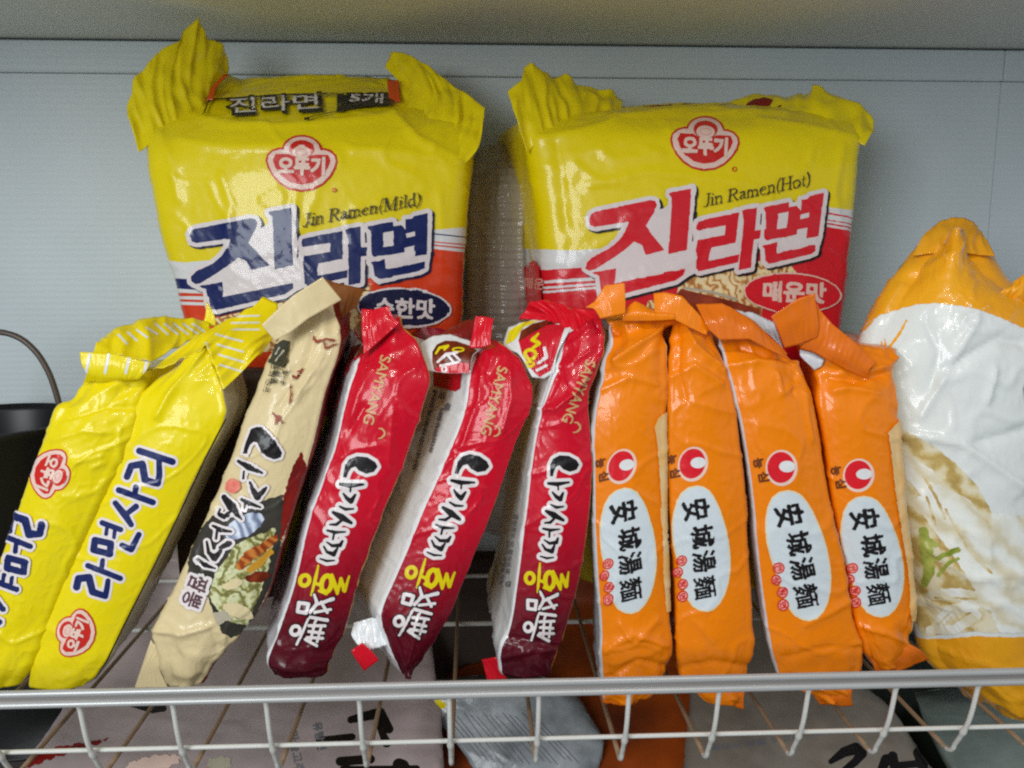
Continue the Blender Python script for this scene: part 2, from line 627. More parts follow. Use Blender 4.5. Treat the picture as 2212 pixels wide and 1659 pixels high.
def sim(k, ox, oy):
    return np.array([[k, 0], [0, k], [ox, oy]], float)


def xf_pts(p, xf):
    p = np.asarray(p, float)
    return p if xf is None else np.hstack([p, np.ones((len(p), 1))]) @ xf


def prep(shapes, xf):
    sc = 1.0 if xf is None else math.sqrt(abs(np.linalg.det(xf[:2])))
    out = []
    for s in shapes:
        k = s[0]
        if k == 's':                                     # stroke of one width
            p = xf_pts(s[2], xf)
            out.append(('v', p, np.full(len(p), s[1] * sc)))
        elif k == 'v':                                   # stroke of changing width
            q = np.asarray(s[1], float)
            out.append(('v', xf_pts(q[:, :2], xf), q[:, 2] * sc))
        elif k == 'p':
            out.append(('p', xf_pts(s[1], xf)))
        elif k == 'e':                                   # ellipse
            _, ex, ey, rx, ry, rot = s
            a = np.linspace(0, 2 * math.pi, 48, endpoint=False)
            r = math.radians(rot)
            q = np.stack([ex + rx * np.cos(a) * math.cos(r) - ry * np.sin(a) * math.sin(r), ey + rx * np.cos(a) * math.sin(r) + ry * np.sin(a) * math.cos(r)], 1)
            out.append(('p', xf_pts(q, xf)))
        elif k == 'r':                                   # ring
            _, ex, ey, rx, ry, hw = s
            a = np.linspace(0, 2 * math.pi, 25)
            q = np.stack([ex + rx * np.cos(a), ey + ry * np.sin(a)], 1)
            p = xf_pts(q, xf)
            out.append(('v', p, np.full(len(p), hw * sc)))
        elif k == 't':
            out.append(('t', xf_pts(s[1], xf), xf_pts(s[2], xf), s[3] * sc))
    return out, sc


def field(shapes, X, Y):
    d = np.full(X.shape, 1e9)
    for s in shapes:
        if s[0] == 'v':
            p, w = s[1], s[2]
            if len(p) == 1:
                d = np.minimum(d, np.hypot(X - p[0, 0], Y - p[0, 1]) - w[0])
            for i in range(len(p) - 1):
                (ax, ay), (bx, by) = p[i], p[i + 1]
                dx, dy = bx - ax, by - ay
                t = np.clip(((X - ax) * dx + (Y - ay) * dy) / (dx * dx + dy * dy + 1e-12), 0, 1)
                d = np.minimum(d, np.hypot(X - ax - t * dx, Y - ay - t * dy) - (w[i] + (w[i + 1] - w[i]) * t))
        else:
            if s[0] == 'p':
                A, B, g = s[1], np.roll(s[1], -1, 0), 0.0
            else:
                A, B, g = s[1], s[2], s[3]
            lo = np.minimum(A.min(0), B.min(0)) - 40
            hi = np.maximum(A.max(0), B.max(0)) + 40
            js = np.where((X[0] >= lo[0]) & (X[0] <= hi[0]))[0]
            ks = np.where((Y[:, 0] >= lo[1]) & (Y[:, 0] <= hi[1]))[0]
            if len(js) == 0 or len(ks) == 0:
                continue
            sl = (slice(ks[0], ks[-1] + 1), slice(js[0], js[-1] + 1))
            x, y = X[sl], Y[sl]
            q = seg_dist(x, y, A, B)
            q = np.where(inside(x, y, A, B), -q, q) - g
            d[sl] = np.minimum(d[sl], q)
    return d


OFF = 0.00009


def decal(name, target, layers, step=1.1, parent=None, xf=None, wob=0.0, clip=None):
    """layers: [(shapes, grow, material[, (dx, dy)])] from the bottom up; becomes ONE mesh of thin print on the film"""
    allv, alln, allf, allm, mats = [], [], [], [], []
    base = 0
    for li, lay in enumerate(layers):
        shapes, grow, m = lay[:3]
        sh, sc = prep(shapes, xf)
        grow = grow * sc
        if len(lay) > 3:
            o = np.array(lay[3], float)
            sh = [tuple((x + o) if (isinstance(x, np.ndarray) and x.ndim == 2) else x for x in s) for s in sh]
        target.layer += 1
        ext = []
        for s in sh:
            if s[0] == 'v':
                ext += [s[1] - s[2].max(), s[1] + s[2].max()]
            elif s[0] == 'p':
                ext.append(s[1])
            else:
                ext += [s[1] - s[3], s[2] + s[3]]
        ext = np.concatenate(ext)
        lo = np.maximum(ext.min(0) - grow - 3 * step, (-60, -60))
        hi = np.minimum(ext.max(0) + grow + 3 * step, (2272, 1720))
        if (hi <= lo).any():
            continue
        gx = np.arange(lo[0], hi[0] + step, step)
        gy = np.arange(lo[1], hi[1] + step, step)
        X, Y = np.meshgrid(gx, gy)
        Fd = field(sh, X, Y) - grow
        if clip is not None:
            csh, _ = prep(clip, xf)
            Fd = np.maximum(Fd, field(csh, X, Y))
        if wob:
            Fd = Fd + wob * (np.sin(X * 0.31 + Y * 0.17) + np.sin(X * 0.13 - Y * 0.37) + np.sin(X * 0.53 + 1.0) * np.sin(Y * 0.47))
        ins = Fd < 0
        if not ins.any():
            continue
        vid = {}
        P = []

        def corner(i, j):
            k = (0, i, j)
            if k not in vid:
                vid[k] = len(P)
                P.append((gx[j], gy[i]))
            return vid[k]

        def cross(i, j, i2, j2):
            if (i2, j2) < (i, j):
                i, j, i2, j2 = i2, j2, i, j
            k = (1, i, j, i2, j2)
            if k not in vid:
                a, b = Fd[i, j], Fd[i2, j2]
                t = min(max(a / (a - b), 0.02), 0.98)
                vid[k] = len(P)
                P.append((gx[j] + (gx[j2] - gx[j]) * t, gy[i] + (gy[i2] - gy[i]) * t))
            return vid[k]
        n4 = ins[:-1, :-1].astype(int) + ins[1:, :-1] + ins[1:, 1:] + ins[:-1, 1:]
        faces = []
        for i, j in zip(*np.where(n4 > 0)):
            cs = [(i, j), (i + 1, j), (i + 1, j + 1), (i, j + 1)]
            poly = []
            for q in range(4):
                a, b = cs[q], cs[(q + 1) % 4]
                if ins[a]:
                    poly.append(corner(*a))
                if ins[a] != ins[b]:
                    poly.append(cross(*a, *b))
            if len(poly) >= 3:
                faces.append(poly)
        P = np.array(P)
        D = rays(P[:, 0], P[:, 1])
        D /= np.linalg.norm(D, axis=1)[:, None]
        loc = np.full((len(P), 3), np.nan)
        tri = np.zeros(len(P), int)
        cast = target.bvh.ray_cast
        org = Vector((0, 0, 0))
        for q in range(len(P)):
            h = cast(org, Vector(D[q]))
            if h[0] is not None:
                loc[q] = h[0]
                tri[q] = h[2]
        good = ~np.isnan(loc[:, 0])
        a, b, c = (target.v[target.t[tri, k]] for k in range(3))
        v0, v1, v2 = b - a, c - a, loc - a
        d00, d01, d11 = (v0 * v0).sum(1), (v0 * v1).sum(1), (v1 * v1).sum(1)
        d20, d21 = (v2 * v0).sum(1), (v2 * v1).sum(1)
        den = d00 * d11 - d01 * d01 + 1e-30
        w1 = (d11 * d20 - d01 * d21) / den
        w2 = (d00 * d21 - d01 * d20) / den
        nn = target.n[target.t[tri, 0]] * (1 - w1 - w2)[:, None] + target.n[target.t[tri, 1]] * w1[:, None] + target.n[target.t[tri, 2]] * w2[:, None]
        nn /= np.linalg.norm(nn, axis=1)[:, None] + 1e-12
        nn = np.where(((nn * D).sum(1) > 0)[:, None], -nn, nn)
        fn = np.cross(b - a, c - a)
        fn /= np.linalg.norm(fn, axis=1)[:, None] + 1e-12
        fn = np.where(((fn * D).sum(1) > 0)[:, None], -fn, fn)
        pos = loc + fn * (OFF * target.layer)
        lim = 9 * step / F * 0.45
        keep = []
        for f in faces:
            if not good[f].all():
                continue
            q = pos[f]
            if np.abs(q - q[0]).max() > lim:
                continue
            keep.append(f)
        if not keep:
            continue
        used = np.unique(np.concatenate([np.array(f) for f in keep]))
        remap = -np.ones(len(P), int)
        remap[used] = np.arange(len(used)) + base
        allv.append(pos[used])
        alln.append(nn[used])
        allf += [remap[f] for f in keep]
        if m not in mats:
            mats.append(m)
        allm += [mats.index(m)] * len(keep)
        base += len(used)
    if not allf:
        return None
    v = np.concatenate(allv)
    # faces turned towards the outside
    return new_obj(name, v, allf, mats, parent or target.parent, allm, normals=np.concatenate(alln))


def tube(pts, r, n=10):
    pts = np.asarray(pts, float)
    V, Fc = [], []
    tng = np.gradient(pts, axis=0)
    tng /= np.linalg.norm(tng, axis=1)[:, None]
    ref = np.array([0.3, 0.1, 1.0]) if abs(tng[0][2]) < 0.8 else np.array([1.0, 0.2, 0.1])
    for p, t in zip(pts, tng):
        u = np.cross(t, ref)
        u /= np.linalg.norm(u)
        w = np.cross(t, u)
        ref = np.cross(u, t) if False else ref
        rk = r[len(V) // n] if hasattr(r, '__len__') else r
        for k in range(n):
            a = 2 * math.pi * k / n
            V.append(p + rk * (math.cos(a) * u + math.sin(a) * w))
    m = len(pts)
    for i in range(m - 1):
        for k in range(n):
            k2 = (k + 1) % n
            Fc.append((i * n + k, i * n + k2, (i + 1) * n + k2, (i + 1) * n + k))
    Fc.append(tuple(range(n))[::-1])
    Fc.append(tuple((m - 1) * n + k for k in range(n)))
    return V, Fc


def box(lo, hi):
    x0, y0, z0 = lo
    x1, y1, z1 = hi
    V = [(x0, y0, z0), (x1, y0, z0), (x1, y1, z0), (x0, y1, z0), (x0, y0, z1), (x1, y0, z1), (x1, y1, z1), (x0, y1, z1)]
    Fc = [(0, 3, 2, 1), (4, 5, 6, 7), (0, 1, 5, 4), (1, 2, 6, 5), (2, 3, 7, 6), (3, 0, 4, 7)]
    return V, Fc

# ------------------------------------------------------------------ the cabinet: wall, trim, underside, lower shelf
YW = 0.62
zc = float(at(1106, 88, 0.612)[2])
zt = float(at(1106, 168, YW)[2])
zf = float(at(1724, 1629, 0.356)[2])            # top of the shelf floor wires
xs = float(at(2152, 300, YW)[0])

M['wall'] = bpy.data.materials.new('pale_grey_panel')
M['wall'].use_nodes = True
nt = M['wall'].node_tree
b = nt.nodes['Principled BSDF']
b.inputs['Roughness'].default_value = 0.45
tc = nt.nodes.new('ShaderNodeTexCoord')
wv = nt.nodes.new('ShaderNodeTexWave')
wv.bands_direction = 'Z'
wv.inputs['Scale'].default_value = 75
wv.inputs['Distortion'].default_value = 0.6
wv.inputs['Detail'].default_value = 1.0
nz1 = nt.nodes.new('ShaderNodeTexNoise')
nz1.inputs['Scale'].default_value = 7
nz1.inputs['Detail'].default_value = 5
rp = nt.nodes.new('ShaderNodeValToRGB')
rp.color_ramp.elements[0].color = lin((200, 210, 215))
rp.color_ramp.elements[1].color = lin((214, 223, 229))
rp.color_ramp.elements[0].position = 0.3
rp.color_ramp.elements[1].position = 0.7
nt.links.new(tc.outputs['Object'], wv.inputs['Vector'])
nt.links.new(tc.outputs['Object'], nz1.inputs['Vector'])
nt.links.new(nz1.outputs['Fac'], rp.inputs[0])
mxw = nt.nodes.new('ShaderNodeMix')
mxw.data_type = 'RGBA'
mxw.blend_type = 'MULTIPLY'
mxw.inputs[0].default_value = 0.03
nt.links.new(rp.outputs[0], mxw.inputs[6])
nt.links.new(wv.outputs['Color'], mxw.inputs[7])
nt.links.new(mxw.outputs[2], b.inputs['Base Color'])
bp = nt.nodes.new('ShaderNodeBump')
bp.inputs['Strength'].default_value = 0.05
bp.inputs['Distance'].default_value = 0.001
nt.links.new(wv.outputs['Fac'], bp.inputs['Height'])
nt.links.new(bp.outputs[0], b.inputs['Normal'])
M['under'] = mat('cabinet_underside', (224, 226, 222), 0.5, mottling=0.1, mscale=6)
M['dark'] = mat('dark_seam', (70, 72, 72), 0.6)
M['lower'] = mat('lower_shelf_board', (70, 56, 50), 0.5, mottling=0.3, mscale=12)

V, Fc = [], []


def add(box_):
    v, f = box_
    n = len(V)
    V.extend(v)
    Fc.extend([tuple(i + n for i in q) for q in f])


add(box((-0.75, YW, -0.50), (xs - 0.0002, YW + 0.02, zt)))
add(box((xs + 0.0002, YW, -0.50), (0.75, YW + 0.02, zt)))
wall = structure(new_obj('back_wall', V, Fc, M['wall'], smooth=False))
V, Fc = [], []
add(box((-0.75, YW - 0.0028, zt + 0.0003), (xs - 0.0002, YW + 0.02, zc - 0.0014)))
add(box((xs + 0.0002, YW - 0.0028, zt + 0.0003), (0.75, YW + 0.02, zc - 0.0014)))
trim = structure(new_obj('wall_trim', V, Fc, M['wall'], smooth=False))
tb = trim.modifiers.new('bevel', 'BEVEL')
tb.width = 0.0012
tb.segments = 2
V, Fc = [], []
add(box((-0.75, YW + 0.0205, -0.50), (0.75, YW + 0.03, zc + 0.01)))
structure(new_obj('wall_backing', V, Fc, M['dark'], smooth=False))
V, Fc = [], []
add(box((-0.75, 0.28, zc), (0.75, YW + 0.0195, zc + 0.018)))
structure(new_obj('cabinet_ceiling', V, Fc, M['under'], smooth=False))
zl = zf - 0.155
V, Fc = [], []
add(box((-0.75, 0.20, zl - 0.02), (0.75, YW - 0.0005, zl)))
structure(new_obj('lower_shelf', V, Fc, M['lower'], smooth=False))

# ------------------------------------------------------------------ the wire shelf
YR = 0.338
shelf = thing('wire_shelf', 'white coated wire shelf with a glossy front rail carrying the noodle packets', 'shelf', (0, 0.35, zf))


def tube_obj(name, pts, r, m, n=10):
    v, f = tube(pts, r, n)
    return new_obj(name, v, f, m, shelf)


zr_top = float(at(1106, 1475, YR)[2])
zr_bot = float(at(1106, 1500, YR)[2])
xx = np.linspace(-0.42, 0.42, 40)
tube_obj('front_rail', [(x, YR, zr_top) for x in xx], 0.0015, M['rail'], 14)
tube_obj('front_rail', [(x, YR + 0.0006, zr_bot) for x in xx], 0.0015, M['rail'], 14)
v, f = box((-0.42, YR + 0.0004, zr_bot + 0.0005), (0.42, YR + 0.0019, zr_top - 0.0008))
new_obj('rail_strip', v, f, mat('rail_strip_metal', (176, 170, 166), 0.28, 0.5), shelf, smooth=False)
zlow = float(at(1146, 1603, YR + 0.010)[2])
tube_obj('lower_rail', [(x, YR + 0.0126, zlow) for x in xx], 0.00105, M['wire'])
tops = [165, 368, 571, 774, 970, 1165, 1361, 1557, 1752, 1942, 2121]
X0 = [float(at(x, 1505 - (x / 2212) * 50, YR)[0]) for x in tops]
stepx = (X0[-1] - X0[0]) / (len(X0) - 1)
X0 = [X0[0] - 2 * stepx, X0[0] - stepx] + X0 + [X0[-1] + stepx, X0[-1] + 2 * stepx]
for x in X0:
    pts = [(x, YR + 0.001, zr_bot + 0.001), (x, YR + 0.0075, zlow + 0.004), (x, YR + 0.0105, zlow - 0.002)]
    yb, zb = YR + 0.0150, zf + 0.006
    pts.append((x, yb - 0.0007, zb))
    for q in np.linspace(0.1, 1, 8):
        an = q * math.pi / 2
        pts.append((x, yb + 0.007 * (1 - math.cos(an)), zb - 0.0072 * math.sin(an)))
    q = herm(pts[:4], 26)
    full = list(q) + pts[4:]
    rr = [0.0011 + 0.0008 * math.exp(-((p[2] - zr_bot) / 0.0016) ** 2) + 0.00055 * math.exp(-((p[2] - zlow) / 0.0016) ** 2) for p in full]
    tube_obj('front_wire', full, rr, M['wire'])
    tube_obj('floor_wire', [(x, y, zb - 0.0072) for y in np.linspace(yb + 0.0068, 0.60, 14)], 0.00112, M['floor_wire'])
for y in (0.43, 0.51, 0.59):
    tube_obj('cross_wire', [(x, y, zf - 0.0035) for x in xx], 0.0015, M['wire'])

# ------------------------------------------------------------------ things on the lower shelf, seen through the wires
LOW = []


def low_pack(name, label, cat, rows, m, D, loc_xy, wr=0.001, group=None):
    loc = at(loc_xy[0], loc_xy[1], 0.47)
    t = thing(name, label, cat, (loc[0], 0.47, zl), group)
    tg = body('wrapper', t, rows, D=D, mats={'front': m}, end_w=wr, mid_w=wr, nv=50, nf=40, bulge=0.004, rc=0.006, back_w=0.9, seed=len(LOW) + 50)
    LOW.append(t)
    return t, tg


m_pink = mat('pinkish_pale_film', (194, 178, 178), 0.35, mottling=1, mscale=14, two=(150, 134, 130), bump=0.3, bscale=60)
t, tg = low_pack('noodle_multipack', 'pinkish pale packet with black lettering lying below the left half of the wire shelf', 'noodle packet',
                 [(230, 1200, 880, 1198, 0.60), (205, 1310, 900, 1295, 0.592), (175, 1430, 930, 1410, 0.565), (150, 1500, 940, 1490, 0.54), (110, 1570, 950, 1560, 0.51), (60, 1640, 955, 1650, 0.48), (-20, 1760, 960, 1760, 0.455)], m_pink, 0.03, (500, 1600))
decal('lettering', tg, [([('v', [(283, 1522, 5), (330, 1527, 14), (352, 1530, 8)]),
                          ('v', [(758, 1555, 8), (820, 1540, 12), (840, 1575, 10)]), ('s', 8, [(690, 1600), (760, 1592)]), ('v', [(815, 1560, 5), (835, 1605, 10)]),
                          ('s', 14, [(862, 1652), (870, 1655)]), ('s', 10, [(735, 1645), (800, 1640)]), ('s', 7, [(740, 1662), (900, 1660)])], 0, M['black'])], step=1.6)
decal('small_print', tg, [([T('마늘고추', 640, 1625, 90, 22, 80, 0.8), T('유탕면', 690, 1590, 60, 20, 80, 0.8)], 0, M['ink'])], step=1.6)
decal('picture_print', tg, [([('p', [(120, 1615), (230, 1596), (225, 1604), (110, 1640), (60, 1660), (60, 1640)])], 0, M['dred'])], step=1.8, wob=1.5)
decal('picture_print', tg, [([('e', 475, 1650, 26, 14, 0)], 0, M['grey_side'])], step=1.8, wob=1.5)
decal('picture_print', tg, [([('e', 330, 1650, 60, 16, -10)], 0, M['pinkwhite'])], step=1.8, wob=1.5)
m_cb = mat('brown_orange_film', (172, 76, 22), 0.35, mottling=1, mscale=20, two=(84, 38, 24), bump=0.3)
t, tg = low_pack('noodle_multipack', 'brown and orange packet lying below the wire shelf under the orange row', 'noodle packet',
                 [(1200, 1202, 1530, 1200, 0.613), (1190, 1300, 1540, 1285, 0.610), (1130, 1420, 1590, 1390, 0.582), (930, 1505, 1590, 1480, 0.555), (890, 1580, 1560, 1560, 0.53), (900, 1680, 1540, 1680, 0.50), (910, 1760, 1530, 1760, 0.49)], m_cb, 0.03, (1250, 1600))
m_tray = mat('clear_grey_film', (176, 182, 186), 0.25, mottling=1, mscale=45, two=(106, 110, 112), bump=0.5, bscale=90)
t, tg = low_pack('snack_pack', 'silvery grey film pack with fine printed lines, below the middle of the wire shelf', 'film pack',
                 [(930, 1500, 1190, 1490, 0.53), (935, 1530, 1250, 1520, 0.525), (960, 1580, 1285, 1570, 0.515), (990, 1620, 1305, 1610, 0.505), (1030, 1680, 1290, 1680, 0.495), (1060, 1740, 1260, 1740, 0.485)], m_tray, 0.02, (1120, 1600))
ln = [('s', 0.9, [(960 + k * 14, 1540 + (k % 3) * 4), (1040 + k * 15, 1640 + (k % 4) * 4)]) for k in range(15)]
decal('small_print', tg, [([('p', [(917, 1530), (930, 1512), (966, 1513), (968, 1535), (950, 1556)])], 0, M['white']), ([('e', 950, 1521, 14, 9, 20)], 0, M['yellow_b']), (ln, 0, M['ink'])], step=1.2)
m_gb = mat('grey_brown_paper', (150, 140, 128), 0.5, mottling=1, mscale=25, two=(118, 106, 96), bump=0.3)
t, tg = low_pack('flour_bag', 'grey brown paper bag with thick black lettering, below the right of the wire shelf', 'paper bag',
                 [(1450, 1204, 1780, 1202, 0.611), (1460, 1300, 1770, 1285, 0.604), (1480, 1420, 1760, 1400, 0.565), (1500, 1500, 1850, 1480, 0.535), (1500, 1560, 1930, 1540, 0.515), (1490, 1640, 2000, 1640, 0.49), (1480, 1760, 2100, 1760, 0.46)], m_gb, 0.03, (1720, 1600))
decal('lettering', tg, [([('v', [(1795, 1645, 6), (1823, 1625, 11), (1848, 1617, 13), (1862, 1628, 11), (1848, 1645, 9), (1825, 1664, 8)]),
                          ('v', [(1905, 1662, 10), (1914, 1640, 11)]), ('v', [(1928, 1634, 11), (1934, 1665, 10)]), ('v', [(1984, 1626, 12), (1996, 1665, 10)]), ('s', 8, [(1930, 1655), (1998, 1648)])], 0, M['black'])], step=1.3)
decal('small_print', tg, [([T('국내산 찹쌀 맛있는 가루', 1660, 1600, 250, 13, -8, 0.5)], 0, M['ink'])], step=1.3)
m_gg = mat('grey_green_film', (132, 142, 136), 0.45, mottling=1, mscale=30, two=(108, 118, 112), bump=0.3)
t, tg = low_pack('storage_box', 'grey green box at the lower right corner under the wire shelf', 'box',
                 [(2010, 1545, 2330, 1530, 0.51), (2030, 1600, 2330, 1590, 0.49), (2070, 1680, 2330, 1680, 0.47), (2110, 1750, 2330, 1750, 0.455)], m_gg, 0.03, (2160, 1640), wr=0.0004)

m_ct = mat('shade_block_brown', (62, 46, 36), 0.55, mottling=0.3, mscale=30)  # dark colour of the added blocks that stand in for shade in gaps
low_pack('shade_block', 'added dark block in place of shade below the wire shelf, behind the silvery film pack', 'shade_block',
         [(850, 1200, 1215, 1200, 0.610), (850, 1290, 1215, 1285, 0.606), (850, 1380, 1215, 1375, 0.60), (850, 1480, 1210, 1475, 0.595), (855, 1600, 1200, 1600, 0.59)], m_ct, 0.02, (1030, 1560), wr=0.0002)  # added only to keep the bright wall out of this gap
t2 = thing('shade_block', 'added dark block in place of shade between a yellow packet and the cream packet', 'shade_block', (at(500, 1300, 0.475)[0], 0.475, zf))
body('wrapper', t2, [(420, 800, 650, 800, 0.474), (400, 1000, 640, 1000, 0.472), (380, 1150, 600, 1150, 0.471), (390, 1290, 590, 1290, 0.47)], D=0.02, mats={'front': m_ct}, end_w=0.0002, mid_w=0.0002, nv=20, nf=20, bulge=0.001, rc=0.002, back_w=1.0)  # added behind the packets so that the gap between them stays dark
m_dk = mat('dark_green_enamel', (26, 32, 24), 0.3, mottling=0.4, mscale=30)
low_pack('baking_dish', 'black and dark green dish beside the grey brown paper bag under the wire shelf', 'dish',
         [(1800, 1380, 2130, 1370, 0.60), (1830, 1460, 2150, 1450, 0.568), (1850, 1530, 2140, 1520, 0.545), (1920, 1600, 2110, 1590, 0.53), (1980, 1700, 2100, 1690, 0.51)], m_dk, 0.02, (1980, 1560), wr=0.0003)
m_bk = mat('void_block_black', (16, 15, 15), 0.4)
low_pack('dark_void_block', 'added black block for the dark void at the lower left corner under the wire shelf', 'dark_block',
         [(-90, 1400, 190, 1400, 0.595), (-100, 1500, 170, 1500, 0.575), (-110, 1570, 150, 1560, 0.56), (-120, 1640, 100, 1640, 0.545)], m_bk, 0.02, (20, 1580), wr=0.0002)  # added to paint the void of this corner black and hide the wall

# ------------------------------------------------------------------ pot behind the yellow packets
pc = at(-25, 908, 0.52)
pot = thing('cooking_pot', 'black cooking pot with a tall arched handle behind the yellow noodle packets at left', 'pot', (pc[0], 0.52, zf))
hgt = float(pc[2] - zf)
prof = [(0.0, 0.0), (0.038, 0.0), (0.046, 0.006), (0.052, 0.05), (0.054, hgt - 0.004), (0.057, hgt), (0.0545, hgt + 0.001), (0.052, hgt - 0.004), (0.05, 0.05), (0.044, 0.008), (0.0, 0.006)]
V, Fc = [], []
n = 48
for r, z in prof:
    for k in range(n):
        a = 2 * math.pi * k / n
        V.append((pc[0] + r * math.cos(a), 0.52 + r * math.sin(a), zf + z))
for i in range(len(prof) - 1):
    for k in range(n):
        k2 = (k + 1) % n
        Fc.append((i * n + k, i * n + k2, (i + 1) * n + k2, (i + 1) * n + k))
new_obj('pot_body', V, Fc, M['pot'], pot)
hp = [(-150, 905), (-140, 840), (-115, 785), (-75, 740), (-35, 720), (5, 718), (42, 730), (75, 757), (102, 798), (120, 845), (130, 885), (136, 925)]
hp = herm([at(x, y, 0.52) for x, y in hp], 50)
v, f = tube(hp, 0.0018, 12)
new_obj('pot_handle', v, f, M['bail'], pot)

# ------------------------------------------------------------------ emblem used on the yellow packaging
EMB_BODY = [(-0.99, 0.08), (-0.95, 0.25), (-0.82, 0.38), (-0.62, 0.45), (0.62, 0.45), (0.82, 0.38), (0.95, 0.25), (0.99, 0.08), (0.93, -0.12), (0.80, -0.34), (0.60, -0.55), (0.34, -0.70), (0, -0.76), (-0.34, -0.70), (-0.60, -0.55), (-0.80, -0.34), (-0.93, -0.12)]


def emblem(tg, cx, cyy, k, ang, parent=None):
    a = math.radians(ang)
    e1 = np.array([math.cos(a), math.sin(a)]) * k
    e2 = np.array([math.sin(a), -math.cos(a)]) * k
    xf = np.array([e1, e2, [cx, cyy]])
    top = ('e', 0, 0.37, 0.55, 0.42, 0)
    red = [('p', [(-0.72, 0.26), (-0.35, 0.27), (-0.2, 0.2), (0, 0.16), (0.2, 0.2), (0.35, 0.27), (0.72, 0.26), (0.79, 0.1), (0.72, -0.1), (0.56, -0.32), (0.3, -0.5), (0, -0.56), (-0.3, -0.5), (-0.56, -0.32), (-0.72, -0.1), (-0.79, 0.1)])]
    A, B = text_segs('오뚜기')
    S = np.array([[0.62, 0], [0, 0.235], [0.0, -0.06]])
    txt = ('t', np.hstack([A, np.ones((len(A), 1))]) @ S, np.hstack([B, np.ones((len(B), 1))]) @ S, 0.028)
    return decal('brand_emblem', tg, [([('p', EMB_BODY), top], 0.0, M['emred']), ([('p', EMB_BODY), top], -0.055, M['pinkwhite']),
                                      (red, 0, M['emred']), ([('e', 0, 0.40, 0.34, 0.24, 0)], 0, M['emred']), ([('e', 0, 0.33, 0.26, 0.17, 0)], 0, M['pinkwhite']),
                                      ([('r', 0, 0.33, 0.15, 0.09, 0.012)], 0, M['pink']), ([txt], 0, M['pinkwhite'])], step=0.9, xf=xf, parent=parent)


# ------------------------------------------------------------------ big multipacks at the back
ZM = sim(0.2757, 379.5, 406.6)
ZH = sim(0.2757, 1247.0, 379.5)
JIN = [  # traced letterforms: first syllable, then second, then third
    ('p', [(118, 370), (130, 335), (165, 318), (590, 238), (630, 245), (645, 275), (635, 315), (600, 380), (575, 430), (745, 605), (600, 640), (560, 570), (495, 540), (440, 590), (340, 660), (200, 745), (160, 750), (130, 730), (130, 690), (170, 650), (300, 590), (370, 530), (410, 470), (435, 400), (430, 395), (170, 430), (130, 415)]),
    ('p', [(735, 185), (912, 155), (925, 605), (780, 635), (770, 380), (762, 225), (735, 200)]),
    ('p', [(190, 765), (375, 735), (378, 850), (925, 740), (925, 785), (860, 830), (320, 955), (285, 950), (245, 790)]),
    ('p', [(985, 440), (995, 400), (1040, 385), (1310, 335), (1310, 555), (1120, 590), (1110, 640), (1105, 690), (1350, 640), (1345, 700), (1300, 710), (1040, 765), (1010, 740), (1003, 535), (1215, 498), (1215, 428), (1000, 462)]),
    ('p', [(1335, 320), (1450, 300), (1452, 470), (1500, 460), (1500, 525), (1452, 535), (1450, 740), (1355, 760), (1355, 400), (1335, 335)]),
    ('p', [(1505, 300), (1700, 262), (1705, 300), (1770, 290), (1800, 330), (1800, 245), (1850, 240), (1865, 220), (1975, 195), (1965, 515), (1870, 530), (1870, 450), (1790, 465), (1790, 500), (1690, 520), (1560, 540), (1535, 520), (1530, 340), (1505, 315)]),
    ('p', [(1525, 580), (1640, 555), (1645, 635), (1950, 575), (1950, 625), (1900, 650), (1590, 715), (1560, 690), (1545, 600)])]
JHOLE = [('p', [(1625, 350), (1705, 335), (1705, 450), (1625, 462)]), ('p', [(1800, 358), (1872, 340), (1872, 375), (1805, 390)])]
WHITE_IN = [('p', [(440, 590), (600, 400), (760, 300), (780, 620), (930, 600), (1000, 560), (1010, 740), (930, 780), (380, 850), (370, 720), (200, 745)]), ('p', [(990, 460), (1215, 430), (1220, 500), (1003, 540)]), ('p', [(1110, 600), (1350, 560), (1350, 650), (1105, 690)]), ('p', [(1640, 560), (1870, 520), (1965, 520), (1950, 590), (1645, 635)]), ('p', [(1640, 340), (1880, 320), (1880, 460), (1640, 470)]), ('p', [(1290, 330), (1360, 330), (1360, 700), (1290, 560)])]


def jin_letters(tg, xf, fill, dark):
    return decal('lettering', tg, [(JIN + WHITE_IN, 34, M['white'] if False else dark, (4.5, 4.0)), (JIN + WHITE_IN, 33, M['pale']), (JIN, 0, fill), (JHOLE, 0, M['pale'])], step=1.25, xf=xf)


